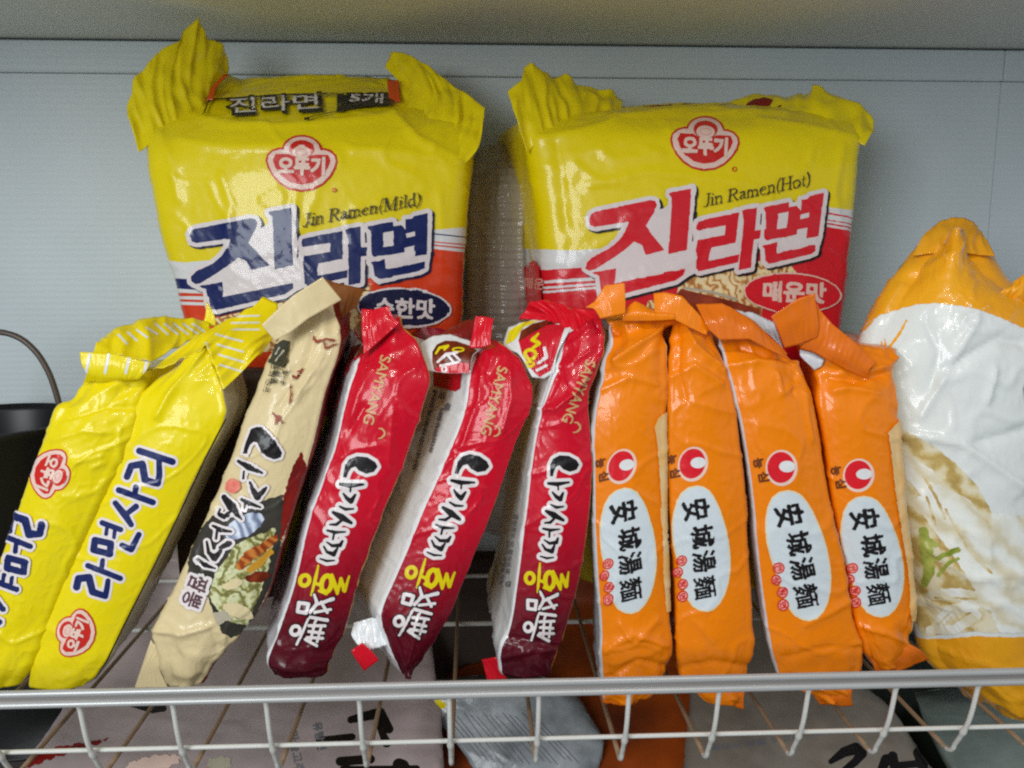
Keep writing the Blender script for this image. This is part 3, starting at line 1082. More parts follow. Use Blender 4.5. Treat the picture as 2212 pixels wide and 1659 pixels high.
SER = {  # letter: (width, strokes) with capitals one unit high
    'J': (0.50, [('v', [(0.34, 1, .06), (0.34, 0.25, .07), (0.26, 0.03, .05), (0.12, -0.04, .04), (0.02, 0.06, .06)]), ('s', .03, [(0.18, 1), (0.50, 1)])]),
    'i': (0.32, [('s', .06, [(0.14, 0.62), (0.14, 0.02)]), ('s', .03, [(0.02, 0.6), (0.14, 0.63)]), ('s', .03, [(0.02, 0), (0.28, 0)]), ('s', .07, [(0.16, 0.88), (0.17, 0.88)])]),
    'l': (0.32, [('s', .06, [(0.14, 1.0), (0.14, 0.02)]), ('s', .03, [(0.02, 0.98), (0.14, 1)]), ('s', .03, [(0.02, 0), (0.28, 0)])]),
    'n': (0.62, [('s', .06, [(0.12, 0.62), (0.12, 0.02)]), ('v', [(0.14, 0.5, .03), (0.28, 0.62, .05), (0.42, 0.58, .06), (0.46, 0.4, .06), (0.46, 0.02, .06)]), ('s', .03, [(0.0, 0), (0.24, 0)]), ('s', .03, [(0.34, 0), (0.58, 0)]), ('s', .03, [(0, 0.6), (0.12, 0.63)])]),
    'm': (0.95, [('s', .06, [(0.12, 0.62), (0.12, 0.02)]), ('v', [(0.14, 0.5, .03), (0.26, 0.62, .05), (0.38, 0.58, .06), (0.42, 0.4, .06), (0.42, 0.02, .06)]), ('v', [(0.44, 0.5, .03), (0.58, 0.62, .05), (0.72, 0.58, .06), (0.76, 0.4, .06), (0.76, 0.02, .06)]), ('s', .03, [(0.0, 0), (0.24, 0)]), ('s', .03, [(0.32, 0), (0.54, 0)]), ('s', .03, [(0.66, 0), (0.9, 0)])]),
    'R': (0.82, [('s', .07, [(0.16, 1), (0.16, 0)]), ('v', [(0.16, 0.98, .03), (0.45, 0.98, .04), (0.60, 0.86, .07), (0.60, 0.66, .07), (0.45, 0.53, .04), (0.18, 0.5, .03)]), ('v', [(0.36, 0.5, .05), (0.66, 0.02, .07), (0.8, 0, .03)]), ('s', .03, [(0.0, 0), (0.32, 0)]), ('s', .03, [(0, 1), (0.2, 1)])]),
    'a': (0.52, [('v', [(0.06, 0.5, .05), (0.18, 0.62, .04), (0.34, 0.58, .06), (0.36, 0.4, .06), (0.36, 0.1, .06), (0.46, 0.02, .03)]), ('v', [(0.36, 0.36, .03), (0.12, 0.24, .05), (0.06, 0.1, .06), (0.18, 0, .04), (0.35, 0.12, .03)])]),
    'e': (0.52, [('v', [(0.06, 0.36, .04), (0.42, 0.38, .03), (0.38, 0.56, .05), (0.24, 0.63, .04), (0.1, 0.52, .06), (0.05, 0.3, .07), (0.12, 0.08, .06), (0.28, 0, .04), (0.44, 0.12, .03)])]),
    'o': (0.56, [('v', [(0.24, 0.62, .035), (0.10, 0.5, .06), (0.06, 0.3, .07), (0.12, 0.08, .06), (0.26, 0.0, .035), (0.40, 0.1, .06), (0.45, 0.32, .07), (0.38, 0.54, .06), (0.24, 0.62, .035)])]),
    'd': (0.58, [('s', .06, [(0.44, 1), (0.44, 0.02)]), ('v', [(0.42, 0.5, .03), (0.26, 0.62, .04), (0.1, 0.5, .06), (0.06, 0.28, .07), (0.12, 0.06, .06), (0.26, 0, .04), (0.42, 0.14, .03)]), ('s', .03, [(0.32, 0.98), (0.44, 1)]), ('s', .03, [(0.44, 0), (0.56, 0.02)])]),
    'M': (1.05, [('s', .04, [(0.14, 1), (0.14, 0)]), ('s', .07, [(0.14, 1), (0.46, 0.04)]), ('s', .035, [(0.46, 0.04), (0.80, 1)]), ('s', .07, [(0.82, 1), (0.82, 0)]), ('s', .03, [(0, 0), (0.28, 0)]), ('s', .03, [(0.68, 0), (0.98, 0)]), ('s', .03, [(0, 1), (0.16, 1)]), ('s', .03, [(0.8, 1), (0.96, 1)])]),
    'H': (0.92, [('s', .07, [(0.16, 1), (0.16, 0)]), ('s', .07, [(0.70, 1), (0.70, 0)]), ('s', .035, [(0.16, 0.52), (0.70, 0.52)]), ('s', .03, [(0, 0), (0.32, 0)]), ('s', .03, [(0.54, 0), (0.86, 0)]), ('s', .03, [(0, 1), (0.32, 1)]), ('s', .03, [(0.54, 1), (0.86, 1)])]),
    't': (0.38, [('v', [(0.16, 0.82, .04), (0.15, 0.14, .06), (0.22, 0.02, .05), (0.34, 0.08, .03)]), ('s', .03, [(0.02, 0.61), (0.32, 0.61)])]),
    '(': (0.34, [('v', [(0.30, 1.08, .03), (0.14, 0.75, .05), (0.10, 0.4, .055), (0.16, 0.05, .05), (0.28, -0.2, .03)])]),
    ')': (0.34, [('v', [(0.04, 1.08, .03), (0.20, 0.75, .05), (0.24, 0.4, .055), (0.18, 0.05, .05), (0.06, -0.2, .03)])]),
    ' ': (0.30, [])}


def serif(s, x0, y0, x1, y1, cap, slant=0.28):
    tot = sum(SER[ch][0] for ch in s)
    d = np.array([x1 - x0, y1 - y0], float)
    k = np.linalg.norm(d) / tot
    e1 = d / np.linalg.norm(d)
    e2 = np.array([e1[1], -e1[0]])
    out, x = [], 0.0
    for ch in s:
        w, st = SER[ch]

        def mp(q):
            return tuple(np.array([x0, y0]) + e1 * ((x + q[0]) * k + slant * q[1] * cap) + e2 * q[1] * cap)
        for g in st:
            if g[0] == 's':
                out.append(('s', g[1] * k * 0.82, [mp(q) for q in g[2]]))
            else:
                out.append(('v', [mp(q) + (q[2] * k * 0.82,) for q in g[1]]))
        x += w
    return out


# mild
gl = at(660, 1290, 0.52)
G = thing('noodle_multipack', 'yellow multipack with dark blue lettering and blue oval, back left against the wall', 'noodle multipack', (gl[0], 0.52, zf), 'yellow noodle multipacks at the back')
rowsG = [(505, 172, 840, 168, 0.575), (440, 195, 880, 190, 0.56), (350, 228, 955, 224, 0.537), (302, 270, 1018, 268, 0.514), (303, 314, 1022, 322, 0.502), (308, 365, 1016, 370, 0.498), (318, 430, 1011, 430, 0.496), (332, 493, 1006, 493, 0.495),
         (362, 600, 999, 600, 0.494), (384, 690, 997, 690, 0.494), (415, 800, 985, 800, 0.493), (445, 900, 975, 900, 0.492), (480, 1100, 950, 1100, 0.492), (510, 1272, 930, 1272, 0.494)]
tg = body('wrapper', G, rowsG, yback=0.60, mats={'front': M['yellow']}, bulge=0.009, rc=0.012, back_w=0.95, end_w=0.001, mid_w=0.0008, nv=170, nf=90, seed=1, endfrac=0.12,
          creases=[([(395, 305), (480, 318), (590, 316), (690, 322)], 0.0016, 9), ([(760, 322), (860, 328), (950, 345), (1005, 380)], 0.0018, 8), ([(850, 245), (900, 300), (1000, 350)], 0.0025, 10), ([(640, 420), (636, 445), (645, 480)], 0.001, 6),
                   ([(340, 275), (370, 350), (385, 430)], 0.0018, 10), ([(480, 380), (500, 440), (490, 500)], 0.0012, 12), ([(950, 420), (960, 520), (950, 620)], 0.0012, 10), ([(450, 262), (600, 272), (840, 252)], 0.002, 7)])
tG = tg
decal('stripe_print', tg, [
    ([('p', [(300, 556), (400, 567), (640, 545), (900, 500), (1003, 491), (1040, 494), (1040, 800), (300, 800)])], 0, M['white']),
    ([('p', [(300, 597), (365, 600), (420, 604), (420, 626), (372, 622), (300, 617)]), ('s', 1.3, [(930, 504.5), (1003, 512), (1030, 515)])], 0, M['navy']),
    ([('p', [(300, 632), (375, 632), (440, 634), (440, 640), (376, 639), (300, 638)]), ('p', [(300, 645), (380, 646), (445, 648), (445, 653), (380, 651), (300, 650)]),
      ('s', 1.2, [(930, 522), (1003, 528), (1030, 530)]), ('s', 1.5, [(930, 529), (1003, 536), (1030, 538)]),
      ('p', [(300, 657), (380, 658), (450, 660), (600, 650), (800, 600), (930, 537), (1003, 545), (1040, 548), (1040, 900), (300, 900)])], 0, M['redorange']),
    ([('p', [(455, 690), (600, 655), (720, 625), (800, 612), (810, 690), (760, 760), (500, 760)])], 0, M['noodle']),
], step=1.8)
emblem(tg, 652, 355, 79, 1)
decal('trademark', tg, [([('r', 722, 411, 4, 4, 0.9)], 0, M['emred'])], step=0.8)
jin_letters(tg, ZM, M['navy'], M['navy_d'])
decal('latin_lettering', tg, [(serif('Jin Ramen(Mild)', 655, 490, 908, 443, 26), 0, M['olive'])], step=0.8)
decal('flavour_badge', tg, [([('e', 872, 664, 101, 43, 3)], 0, M['pale']), ([('e', 872, 664, 97, 39, 3)], 0, M['navy_d']), ([T('순한맛', 874, 666, 126, 41, 2, 1.6)], 0, M['pale'])], step=0.9)
decal('top_label', tg, [
    ([('s', 1.6, [(452, 222), (600, 211), (800, 207), (835, 206)]), ('s', 2.0, [(443, 250), (448, 236), (455, 222)]), ('p', [(728, 209), (845, 205), (852, 233), (800, 236), (760, 240), (729, 248)]), ('s', 1.0, [(660, 262), (730, 246)]),
      T('진라면', 594, 231, 205, 40, -3, 2.6)], 0, M['black']),
    ([T('진라면', 593, 230, 190, 32, -3, 0.2), T('5개', 792, 218, 70, 20, 2, 0.6)], 0, M['pale'])], step=0.9)
dz = 0.002
sL = sheet('gathered_end', G, M['yellow'], [
    [(300, 330, .503), (340, 300, .508), (400, 275, .518), (443, 252, .53), (458, 206, .55)],
    [(283, 268, .510), (330, 200, .518), (395, 165, .53), (455, 172, .54), (490, 158, .555)],
    [(272, 232, .515), (289, 172, .52), (353, 103, .53), (385, 92, .535), (396, 66, .54), (431, 36, .54), (450, 82, .545), (482, 94, .55), (495, 129, .555)]],
    nu=90, nv=36, pleat=(0.0003, 7), rough=0.0024, seed=3, jag=0.0006)
sR = sheet('gathered_end', G, M['yellow'], [
    [(846, 246, .53), (890, 262, .518), (950, 305, .505), (1004, 352, .499)],
    [(864, 193, .545), (930, 205, .53), (990, 260, .515), (1031, 325, .505)],
    [(834, 146, .56), (842, 113, .56), (872, 112, .555), (932, 146, .545), (985, 190, .535), (1010, 206, .53), (1048, 232, .52), (1044, 262, .515)]],
    nu=90, nv=36, pleat=(0.0003, 8), rough=0.0022, seed=5, jag=0.0006)
sheet('seal_tape', G, M['tape'], [[(446, 216, .533), (461, 216, .533)], [(458, 188, .54), (468, 186, .54)], [(484, 160, .545), (494, 160, .545)]], nu=8, nv=16, rough=0.0004, seed=6)
sheet('seal_tape', G, M['tape'], [[(842, 222, .53), (866, 219, .53)], [(838, 195, .538), (862, 193, .538)], [(836, 172, .545), (862, 174, .545)]], nu=12, nv=16, rough=0.0005, seed=7)
sheet('top_flap', G, M['yellow'], [[(448, 222, .545), (560, 212, .55), (700, 206, .55), (845, 202, .55)], [(485, 172, .56), (560, 196, .565), (700, 188, .565), (842, 190, .56)], [(492, 158, .57), (545, 183, .575), (632, 186, .575), (720, 178, .575), (795, 166, .575), (838, 168, .57)]], nu=70, nv=14, rough=0.0012, seed=8)

# hot
hl = at(1510, 1290, 0.52)
H = thing('noodle_multipack', 'yellow multipack with red lettering and red oval, back right against the wall', 'noodle multipack', (hl[0], 0.52, zf), 'yellow noodle multipacks at the back')
rowsH = [(1340, 232, 1640, 226, 0.575), (1240, 240, 1740, 234, 0.55), (1130, 260, 1868, 256, 0.52), (1138, 298, 1876, 296, 0.504), (1149, 350, 1870, 345, 0.500), (1160, 420, 1867, 420, 0.498), (1168, 480, 1861, 480, 0.496), (1175, 560, 1851, 560, 0.495),
         (1181, 640, 1842, 640, 0.494), (1192, 720, 1831, 720, 0.494), (1215, 900, 1800, 900, 0.492), (1240, 1100, 1770, 1100, 0.492), (1265, 1262, 1740, 1262, 0.494)]
tg = body('wrapper', H, rowsH, yback=0.60, mats={'front': M['yellow'], 'left': M['yellow']}, bulge=0.010, rc=0.012, back_w=1.0, end_w=0.001, mid_w=0.0008, nv=170, nf=90, seed=11, endfrac=0.12, shift=-0.012,
          creases=[([(1200, 300), (1215, 400), (1222, 500)], -0.0014, 10), ([(1270, 400), (1400, 372), (1600, 395)], 0.0014, 8), ([(1820, 320), (1800, 420), (1825, 520)], 0.0016, 10), ([(1320, 255), (1500, 236), (1700, 245)], 0.002, 8),
                   ([(1300, 330), (1330, 345), (1420, 335)], 0.0012, 7), ([(1395, 320), (1430, 330)], 0.0014, 5), ([(1160, 300), (1250, 285), (1330, 262)], 0.002, 8), ([(1640, 260), (1750, 275), (1850, 300)], 0.002, 8)])
tH = tg
decal('stripe_print', tg, [
    ([('p', [(1080, 536), (1240, 541), (1400, 530), (1700, 470), (1789, 448), (1861, 456), (1900, 462), (1900, 900), (1080, 900)])], 0, M['white']),
    ([('p', [(1080, 582), (1180, 583), (1290, 576), (1290, 598), (1180, 606), (1080, 605)]), ('p', [(1080, 612), (1182, 612), (1290, 606), (1290, 611), (1182, 619), (1080, 619)]), ('p', [(1080, 624), (1183, 624), (1290, 616), (1290, 619), (1183, 628), (1080, 628)]),
      ('s', 1.8, [(1780, 459), (1830, 468), (1861, 480), (1890, 490)]), ('s', 1.3, [(1780, 474), (1830, 482), (1861, 494), (1890, 503)]), ('s', 1.6, [(1780, 482), (1830, 490), (1861, 503), (1890, 512)]),
      ('p', [(1080, 633), (1184, 633), (1290, 624), (1500, 560), (1782, 489), (1830, 497), (1861, 512), (1900, 522), (1900, 1000), (1080, 1000)])], 0, M['jinred']),
    ([('p', [(1470, 600), (1560, 570), (1700, 560), (1720, 590), (1650, 640), (1640, 720), (1380, 720), (1400, 650), (1460, 640)])], 0, M['noodle']),
    ([('p', [(1470, 624), (1540, 640), (1590, 652), (1640, 668), (1640, 700), (1480, 690), (1440, 660)])], 0, M['broth']),
    ([('s', 3, [(1480, 622), (1540, 632), (1590, 646)])], 0, M['grey_side']),
], step=1.8, wob=0.25)
emblem(tg, 1522, 312, 76, 3)
decal('trademark', tg, [([('r', 1585, 366, 4, 4, 0.9)], 0, M['emred'])], step=0.8)
xfH = aff([(118, 370), (912, 155), (1975, 195), (1950, 625), (160, 750), (925, 740), (645, 275), (1003, 535)], [at_ for at_ in xf_pts([(100, 350), (890, 105), (1920, 140), (1865, 590), (100, 740), (825, 735), (625, 220), (930, 500)], ZH)])
jin_letters(tg, xfH, M['jinred'], M['black'])
decal('latin_lettering', tg, [(serif('Jin Ramen(Hot)', 1517, 448, 1748, 400, 26), 0, M['olive'])], step=0.8)
decal('flavour_badge', tg, [([('e', 1709, 633, 105, 44, 3)], 0, M['pinkwhite']), ([('e', 1709, 633, 102, 41, 3)], 0, M['jinred']), ([T('매운맛', 1713, 631, 132, 42, 2, 2.0)], 0, M['pinkwhite'])], step=0.9)
decal('side_print', tg, [([('p', [(1120, 590), (1160, 560), (1171, 575), (1178, 660), (1176, 720), (1120, 720)])], 0, M['jinred']), ([T('매운', 1160, 612, 40, 24, 5, 0.6)], 0, M['pink'])], step=1.2)
sheet('gathered_end', H, M['yellow'], [
    [(1140, 330, .503), (1180, 288, .508), (1260, 264, .52), (1345, 242, .535)],
    [(1112, 252, .508), (1165, 222, .515), (1240, 224, .527), (1343, 228, .545)],
    [(1098, 194, .515), (1126, 176, .52), (1133, 143, .525), (1150, 133, .525), (1171, 157, .53), (1200, 168, .535), (1222, 155, .537), (1246, 179, .54), (1317, 193, .55), (1347, 216, .555)]],
    nu=90, nv=32, pleat=(0.0003, 7), rough=0.0024, seed=13, jag=0.0005)
sheet('gathered_end', H, M['yellow'], [
    [(1578, 240, .54), (1660, 246, .53), (1760, 258, .518), (1868, 315, .502)],
    [(1585, 226, .55), (1670, 222, .54), (1770, 225, .525), (1885, 285, .508)],
    [(1578, 222, .56), (1608, 206, .56), (1694, 210, .55), (1741, 201, .545), (1754, 180, .54), (1789, 197, .535), (1857, 226, .525), (1887, 257, .518), (1896, 280, .512)]],
    nu=90, nv=28, pleat=(0.0003, 8), rough=0.0022, seed=15, jag=0.0005)
sheet('seal_tape', H, M['tape'], [[(1262, 238, .531), (1284, 236, .531)], [(1264, 225, .535), (1288, 224, .535)], [(1268, 213, .54), (1286, 212, .54)]], nu=10, nv=8, rough=0.0004, seed=16)
sheet('seal_tape', H, M['dred'], [[(1622, 234, .535), (1655, 238, .533), (1680, 232, .532)], [(1612, 226, .54), (1650, 226, .538), (1690, 226, .536)], [(1625, 216, .545), (1650, 210, .543), (1682, 220, .541)]], nu=14, nv=8, rough=0.0006, seed=17)
sheet('top_label', H, M['dred'], [[(1280, 250, .527), (1330, 246, .53), (1480, 234, .54), (1600, 232, .54)], [(1300, 243, .532), (1340, 240, .535), (1480, 228, .545), (1590, 227, .545)], [(1310, 240, .535), (1360, 233, .54), (1480, 224, .55), (1580, 225, .55)]], nu=40, nv=6, rough=0.001, seed=18)

# ------------------------------------------------------------------ brownish clear pack between the multipacks
m = bpy.data.materials.new('clear_brown_film')
m.use_nodes = True
nt = m.node_tree
b = nt.nodes['Principled BSDF']
b.inputs['Base Color'].default_value = lin((190, 180, 166))
b.inputs['Roughness'].default_value = 0.14
b.inputs['Alpha'].default_value = 0.5
tc = nt.nodes.new('ShaderNodeTexCoord')
wv = nt.nodes.new('ShaderNodeTexWave')
wv.bands_direction = 'Z'
wv.inputs['Scale'].default_value = 62
wv.inputs['Distortion'].default_value = 1.6
wv.inputs['Detail'].default_value = 2
nt.links.new(tc.outputs['Object'], wv.inputs['Vector'])
bp = nt.nodes.new('ShaderNodeBump')
bp.inputs['Strength'].default_value = 0.4
bp.inputs['Distance'].default_value = 0.0015
nt.links.new(wv.outputs['Fac'], bp.inputs['Height'])
nt.links.new(bp.outputs[0], b.inputs['Normal'])
cl = at(1090, 1200, 0.56)
Cb = thing('plastic_pack', 'brownish clear plastic pack with fine horizontal ribs, standing between the two yellow multipacks', 'plastic pack', (cl[0], 0.56, zf))
body('pack_film', Cb, [(1044, 322, 1112, 318, 0.578), (1024, 350, 1140, 342, 0.568), (1012, 400, 1165, 395, 0.558), (1008, 520, 1172, 520, 0.555), (1008, 700, 1172, 700, 0.553), (1012, 900, 1165, 900, 0.552), (1018, 1150, 1160, 1150, 0.552)],
     D=0.05, mats={'front': m}, bulge=0.006, rc=0.008, end_w=0.003, mid_w=0.0016, nv=120, nf=40, seed=21, back_w=0.9, creases=[([(1128, 400), (1124, 520), (1130, 640)], 0.003, 6), ([(1070, 380), (1062, 500), (1070, 700)], -0.002, 12)])

# ------------------------------------------------------------------ yellow packets, left
def packet(label, cx, cyb, group, name='noodle_packet'):
    l = at(cx, cyb, 0.40)
    return thing(name, label, 'noodle packet', (l[0], 0.40, zf), group)


ZY = sim(0.3022, 135.5, 935.2)
SARI = [('s', 24, [(550, 128), (785, 205)]), ('v', [(462, 312, 24), (492, 235, 24), (570, 222, 26), (590, 335, 26), (680, 362, 22), (692, 300, 22), (690, 200, 20)]),
        ('s', 22, [(403, 408), (645, 495)]), ('s', 20, [(515, 445), (525, 388)]), ('v', [(378, 500, 20), (450, 590, 26), (490, 655, 20)]), ('v', [(455, 580, 18), (525, 525, 22)]),
        ('s', 20, [(285, 642), (415, 690)]), ('s', 14, [(320, 670), (312, 722)]), ('s', 14, [(375, 690), (368, 745)]),
        ('s', 24, [(232, 765), (345, 790), (338, 865), (222, 835), (232, 765)]), ('v', [(425, 802, 20), (490, 832, 22), (545, 725, 20)]),
        ('s', 20, [(182, 948), (412, 1038)]), ('s', 17, [(280, 965), (287, 910)]),
        ('v', [(102, 1100, 26), (115, 1040, 26), (190, 1032, 27), (215, 1135, 26), (305, 1165, 22), (318, 1110, 20), (325, 1055, 18)])]

A_ = packet('yellow noodle packet cut off by the left edge, red emblem above its blue lettering', 90, 1480, 'yellow noodle packets at the left')
tg = body('wrapper', A_, [(176, 822, 305, 806, .388), (150, 858, 300, 852, .384), (113, 892, 291, 902, .380), (82, 971, 279, 947, .378), (48, 1060, 232, 1046, .376), (10, 1160, 183, 1150, .375), (-45, 1305, 118, 1302, .374), (-85, 1410, 74, 1415, .373), (-112, 1485, 28, 1484, .372)],
          mats={'front': M['yellow_b']}, seed=31, shift=0.012, end_w=0.0022, mid_w=0.0007, bulge=0.003, rc=0.004, endfrac=0.28,
          creases=[([(150, 905), (230, 880), (290, 880)], -0.0016, 7), ([(262, 925), (255, 960), (262, 1000)], 0.0012, 5), ([(120, 950), (180, 930), (240, 935)], 0.0012, 8), ([(160, 1000), (220, 985)], 0.0012, 6), ([(200, 1010), (225, 1000)], 0.001, 6), ([(140, 870), (110, 900)], 0.0016, 6)])
emblem(tg, 108, 1022, 58, 112)
xfA = np.vstack([-ZY[:2], (np.array([53 + 205, 1149 + 1252]) - ZY[2])[None]])
decal('lettering', tg, [(SARI, 19, M['pale']), (SARI, 0, M['navy'])], step=1.0, xf=xfA)
ts = sheet('end_seal', A_, M['yellow_b'], [[(180, 826, .3845), (240, 824, .3835), (304, 818, .3845)], [(186, 808, .381), (240, 815, .3805), (302, 818, .3815)][::1], [(176, 786, .380), (240, 790, .3795), (316, 800, .381)], [(172, 760, .3815), (245, 764, .381), (325, 783, .383)]],
           nu=60, nv=24, pleat=(0.00005, 14), rough=0.0008, seed=32, fold=0.3)
st = [('s', 3.2, [(192 + k, 766), (184 + k, 805)]) for k in (2, 43, 88, 128)]
decal('seal_stripes', ts, [(st, 0, M['white'])], step=0.9, parent=ts.obj)
ts = sheet('end_seal', A_, M['yellow'], [[(200, 766, .388), (260, 768, .39), (325, 784, .392), (390, 745, .41), (455, 715, .43)], [(208, 742, .393), (260, 728, .40), (320, 720, .405), (380, 716, .42), (452, 704, .435)],
                                        [(208, 744, .398), (235, 722, .405), (300, 692, .415), (345, 684, .425), (400, 688, .435), (452, 696, .44)]], nu=80, nv=24, pleat=(0.0004, 5), rough=0.0016, seed=33)
st = [('s', 2.2, [(236 + k * 20, 728 - k * 5 if k < 5 else 700), (252 + k * 22, 750 - k * 7 if k < 5 else 722)]) for k in range(1, 10)]
decal('seal_stripes', ts, [(st, 0, M['white'])], step=0.9, parent=ts.obj)
sheet('seal_corner', A_, M['yellow_b'], [[(438, 706, .438), (466, 704, .438)], [(444, 680, .44), (464, 684, .44)], [(446, 650, .442), (450, 656, .442)]], nu=10, nv=12, rough=0.0006, seed=34)

B_ = packet('yellow noodle packet with red emblem below its blue lettering, beside the cream packet', 200, 1480, 'yellow noodle packets at the left')
tg = body('wrapper', B_, [(388, 790, 452, 744, .392), (340, 822, 465, 796, .388), (300, 856, 478, 838, .384), (280, 905, 487, 888, .381), (262, 960, 481, 925, .380), (228, 1046, 430, 1018, .379), (180, 1146, 372, 1142, .378), (138, 1240, 312, 1262, .377), (90, 1345, 262, 1362, .376), (62, 1426, 230, 1429, .375), (58, 1485, 186, 1486, .374)],
          D=0.045, back_w=1.0, mats={'front': M['yellow_b'], 'right': M['grey_side']}, seed=35, shift=-0.002, end_w=0.0016, mid_w=0.0005, bulge=0.0028, rc=0.0025, endfrac=0.22,
          creases=[([(447, 748), (410, 800), (366, 855), (340, 900)], 0.0026, 8), ([(463, 800), (478, 840), (486, 890)], 0.001, 6)])
decal('edge_line', tg, [([('s', 1.6, [(487, 906), (443, 990), (390, 1104), (332, 1224), (279, 1328), (230, 1428), (200, 1475)])], 0, M['black'])], step=0.8)
decal('lettering', tg, [(SARI, 19, M['pale']), (SARI, 0, M['navy'])], step=1.0, xf=ZY)
emblem(tg, 165, 1368, 56, -68)
ts = sheet('end_seal', B_, M['yellow'], [[(330, 800, .386), (400, 772, .388), (447, 744, .389), (466, 798, .386), (482, 842, .384)], [(345, 786, .392), (420, 752, .395), (490, 722, .398), (516, 770, .394), (514, 812, .390)], [(405, 742, .402), (480, 704, .41), (545, 700, .41), (570, 724, .405), (556, 768, .398)], [(420, 730, .408), (473, 703, .415), (547, 663, .42), (567, 641, .425), (600, 655, .425), (597, 722, .412), (562, 768, .402)]],
           nu=90, nv=36, pleat=(0.0003, 8), rough=0.0014, seed=36)
st = [('s', 2.0, [(466 + k * 3, 722 + k * 22), (524 + k * 1, 738 + k * 22)]) for k in range(0, 4)] + [('s', 1.8, [(500, 712 - k * 14), (560, 712 - k * 15)]) for k in range(0, 3)] + [('s', 3, [(445, 742), (448, 752)])]
st2 = [('s', 1.3, [(592, 728), (566, 764), (520, 808), (492, 838)])]
decal('seal_stripes', ts, [(st, 0, M['white']), (st2, 0, M['black'])], step=0.9, parent=ts.obj)

# ------------------------------------------------------------------ cream packet
ZC = sim(0.2859, 379.5, 881.0)
C_ = packet('cream noodle packet with black brush lettering and a picture of a soup bowl, leaning right', 430, 1478, None)
tg = body('wrapper', C_, [(600, 738, 722, 650, .398), (572, 802, 738, 735, .391), (535, 886, 706, 848, .384), (507, 966, 684, 942, .381), (450, 1105, 640, 1080, .379), (400, 1213, 606, 1192, .377), (363, 1293, 572, 1300, .376), (334, 1358, 532, 1362, .375), (350, 1426, 482, 1410, .375), (364, 1484, 436, 1482, .376)],
          mats={'front': M['beige'], 'right': M['dred']}, seed=41, shift=-0.006, end_w=0.0022, mid_w=0.0006, bulge=0.0035, rc=0.0035, endfrac=0.3,
          creases=[([(640, 735), (625, 800), (640, 840)], 0.0018, 7), ([(690, 690), (665, 780), (600, 880)], -0.0016, 9), ([(697, 770), (640, 860)], 0.0016, 6), ([(335, 1360), (400, 1368), (455, 1352)], 0.0022, 7), ([(340, 1372), (357, 1430), (364, 1470)], 0.0018, 6), ([(450, 1340), (470, 1395)], -0.0012, 7)])
decal('bowl_picture', tg, [
    ([('p', [(950, 330), (890, 430), (830, 620), (770, 800), (720, 960), (800, 1000), (900, 760), (990, 450)])], 0, M['dred']),
    ([('p', [(815, 655), (690, 690), (560, 740), (420, 760), (300, 800), (200, 900), (130, 1040), (95, 1170), (92, 1255), (160, 1330), (240, 1420), (290, 1560), (350, 1700), (420, 1740), (560, 1670), (640, 1500), (720, 1330), (790, 1050), (800, 850)])], 0, M['bowl']),
    ([('e', 520, 890, 160, 78, -28)], 0, M['steam']),
    ([('p', [(440, 1040), (560, 980), (700, 930), (760, 890), (740, 1000), (700, 1200), (640, 1400), (590, 1500), (540, 1640), (420, 1620), (330, 1540), (250, 1420), (300, 1250), (400, 1120)])], 0, M['cabbage']),
    ([('v', [(490, 1190, 36), (560, 1110, 42), (650, 1060, 34), (750, 980, 26)])], 0, M['carrot']), ([('v', [(560, 1225, 22), (640, 1160, 30), (720, 1080, 22)])], 0, M['gold']),
    ([('e', 620, 1275, 95, 40, -10)], 0, M['maroon']), ([('e', 470, 1530, 120, 52, 20), ('e', 430, 1330, 80, 36, -20)], 0, M['cream']),
    ([('p', [(285, 1550), (370, 1520), (420, 1590), (320, 1640)])], 0, M['grey_side'])], step=1.2, xf=ZC, wob=0.7)
NA = [('p', [(515, 345), (540, 260), (580, 160), (625, 143), (660, 150), (715, 205), (760, 260), (805, 335), (795, 370), (745, 385), (690, 365), (650, 320), (625, 265), (600, 255), (570, 280), (548, 350)]),
      ('v', [(482, 400, 12), (560, 447, 24), (660, 490, 9)]), ('s', 9, [(525, 480), (518, 532)]),
      ('v', [(568, 560, 8), (590, 620, 20), (620, 670, 25), (650, 640, 18), (685, 600, 9)]), ('v', [(505, 690, 12), (565, 720, 17), (640, 748, 9)]), ('s', 7, [(530, 725), (524, 762)]),
      ('v', [(375, 675, 20), (430, 745, 36), (500, 838, 8)]), ('v', [(430, 780, 10), (375, 825, 13), (330, 800, 10), (345, 765, 8)]),
      ('v', [(290, 890, 9), (350, 922, 17), (425, 932, 9)]), ('s', 10, [(322, 925), (314, 985)]),
      ('v', [(245, 1010, 9), (258, 1090, 14), (300, 1130, 26), (345, 1080, 14)]), ('v', [(345, 1055, 14), (400, 1025, 24), (415, 1020, 18)]), ('v', [(175, 1145, 14), (230, 1185, 18), (300, 1208, 8)])]
decal('lettering', tg, [(NA + [T('짬뽕', 155, 1385, 250, 150, 111, 4)], 19, M['pale']), (NA, 0, M['black']), ([T('짬뽕', 155, 1385, 240, 140, 111, 3)], 0, mat('plum_print', (92, 58, 66), 0.4))], step=0.85, xf=ZC)
decal('seal_stamp', tg, [([('e', 440, 588, 60, 52, 15)], 0, M['seal'])], step=0.9, xf=ZC, wob=0.5)
TT = sim(1 / 3, 0, 553)
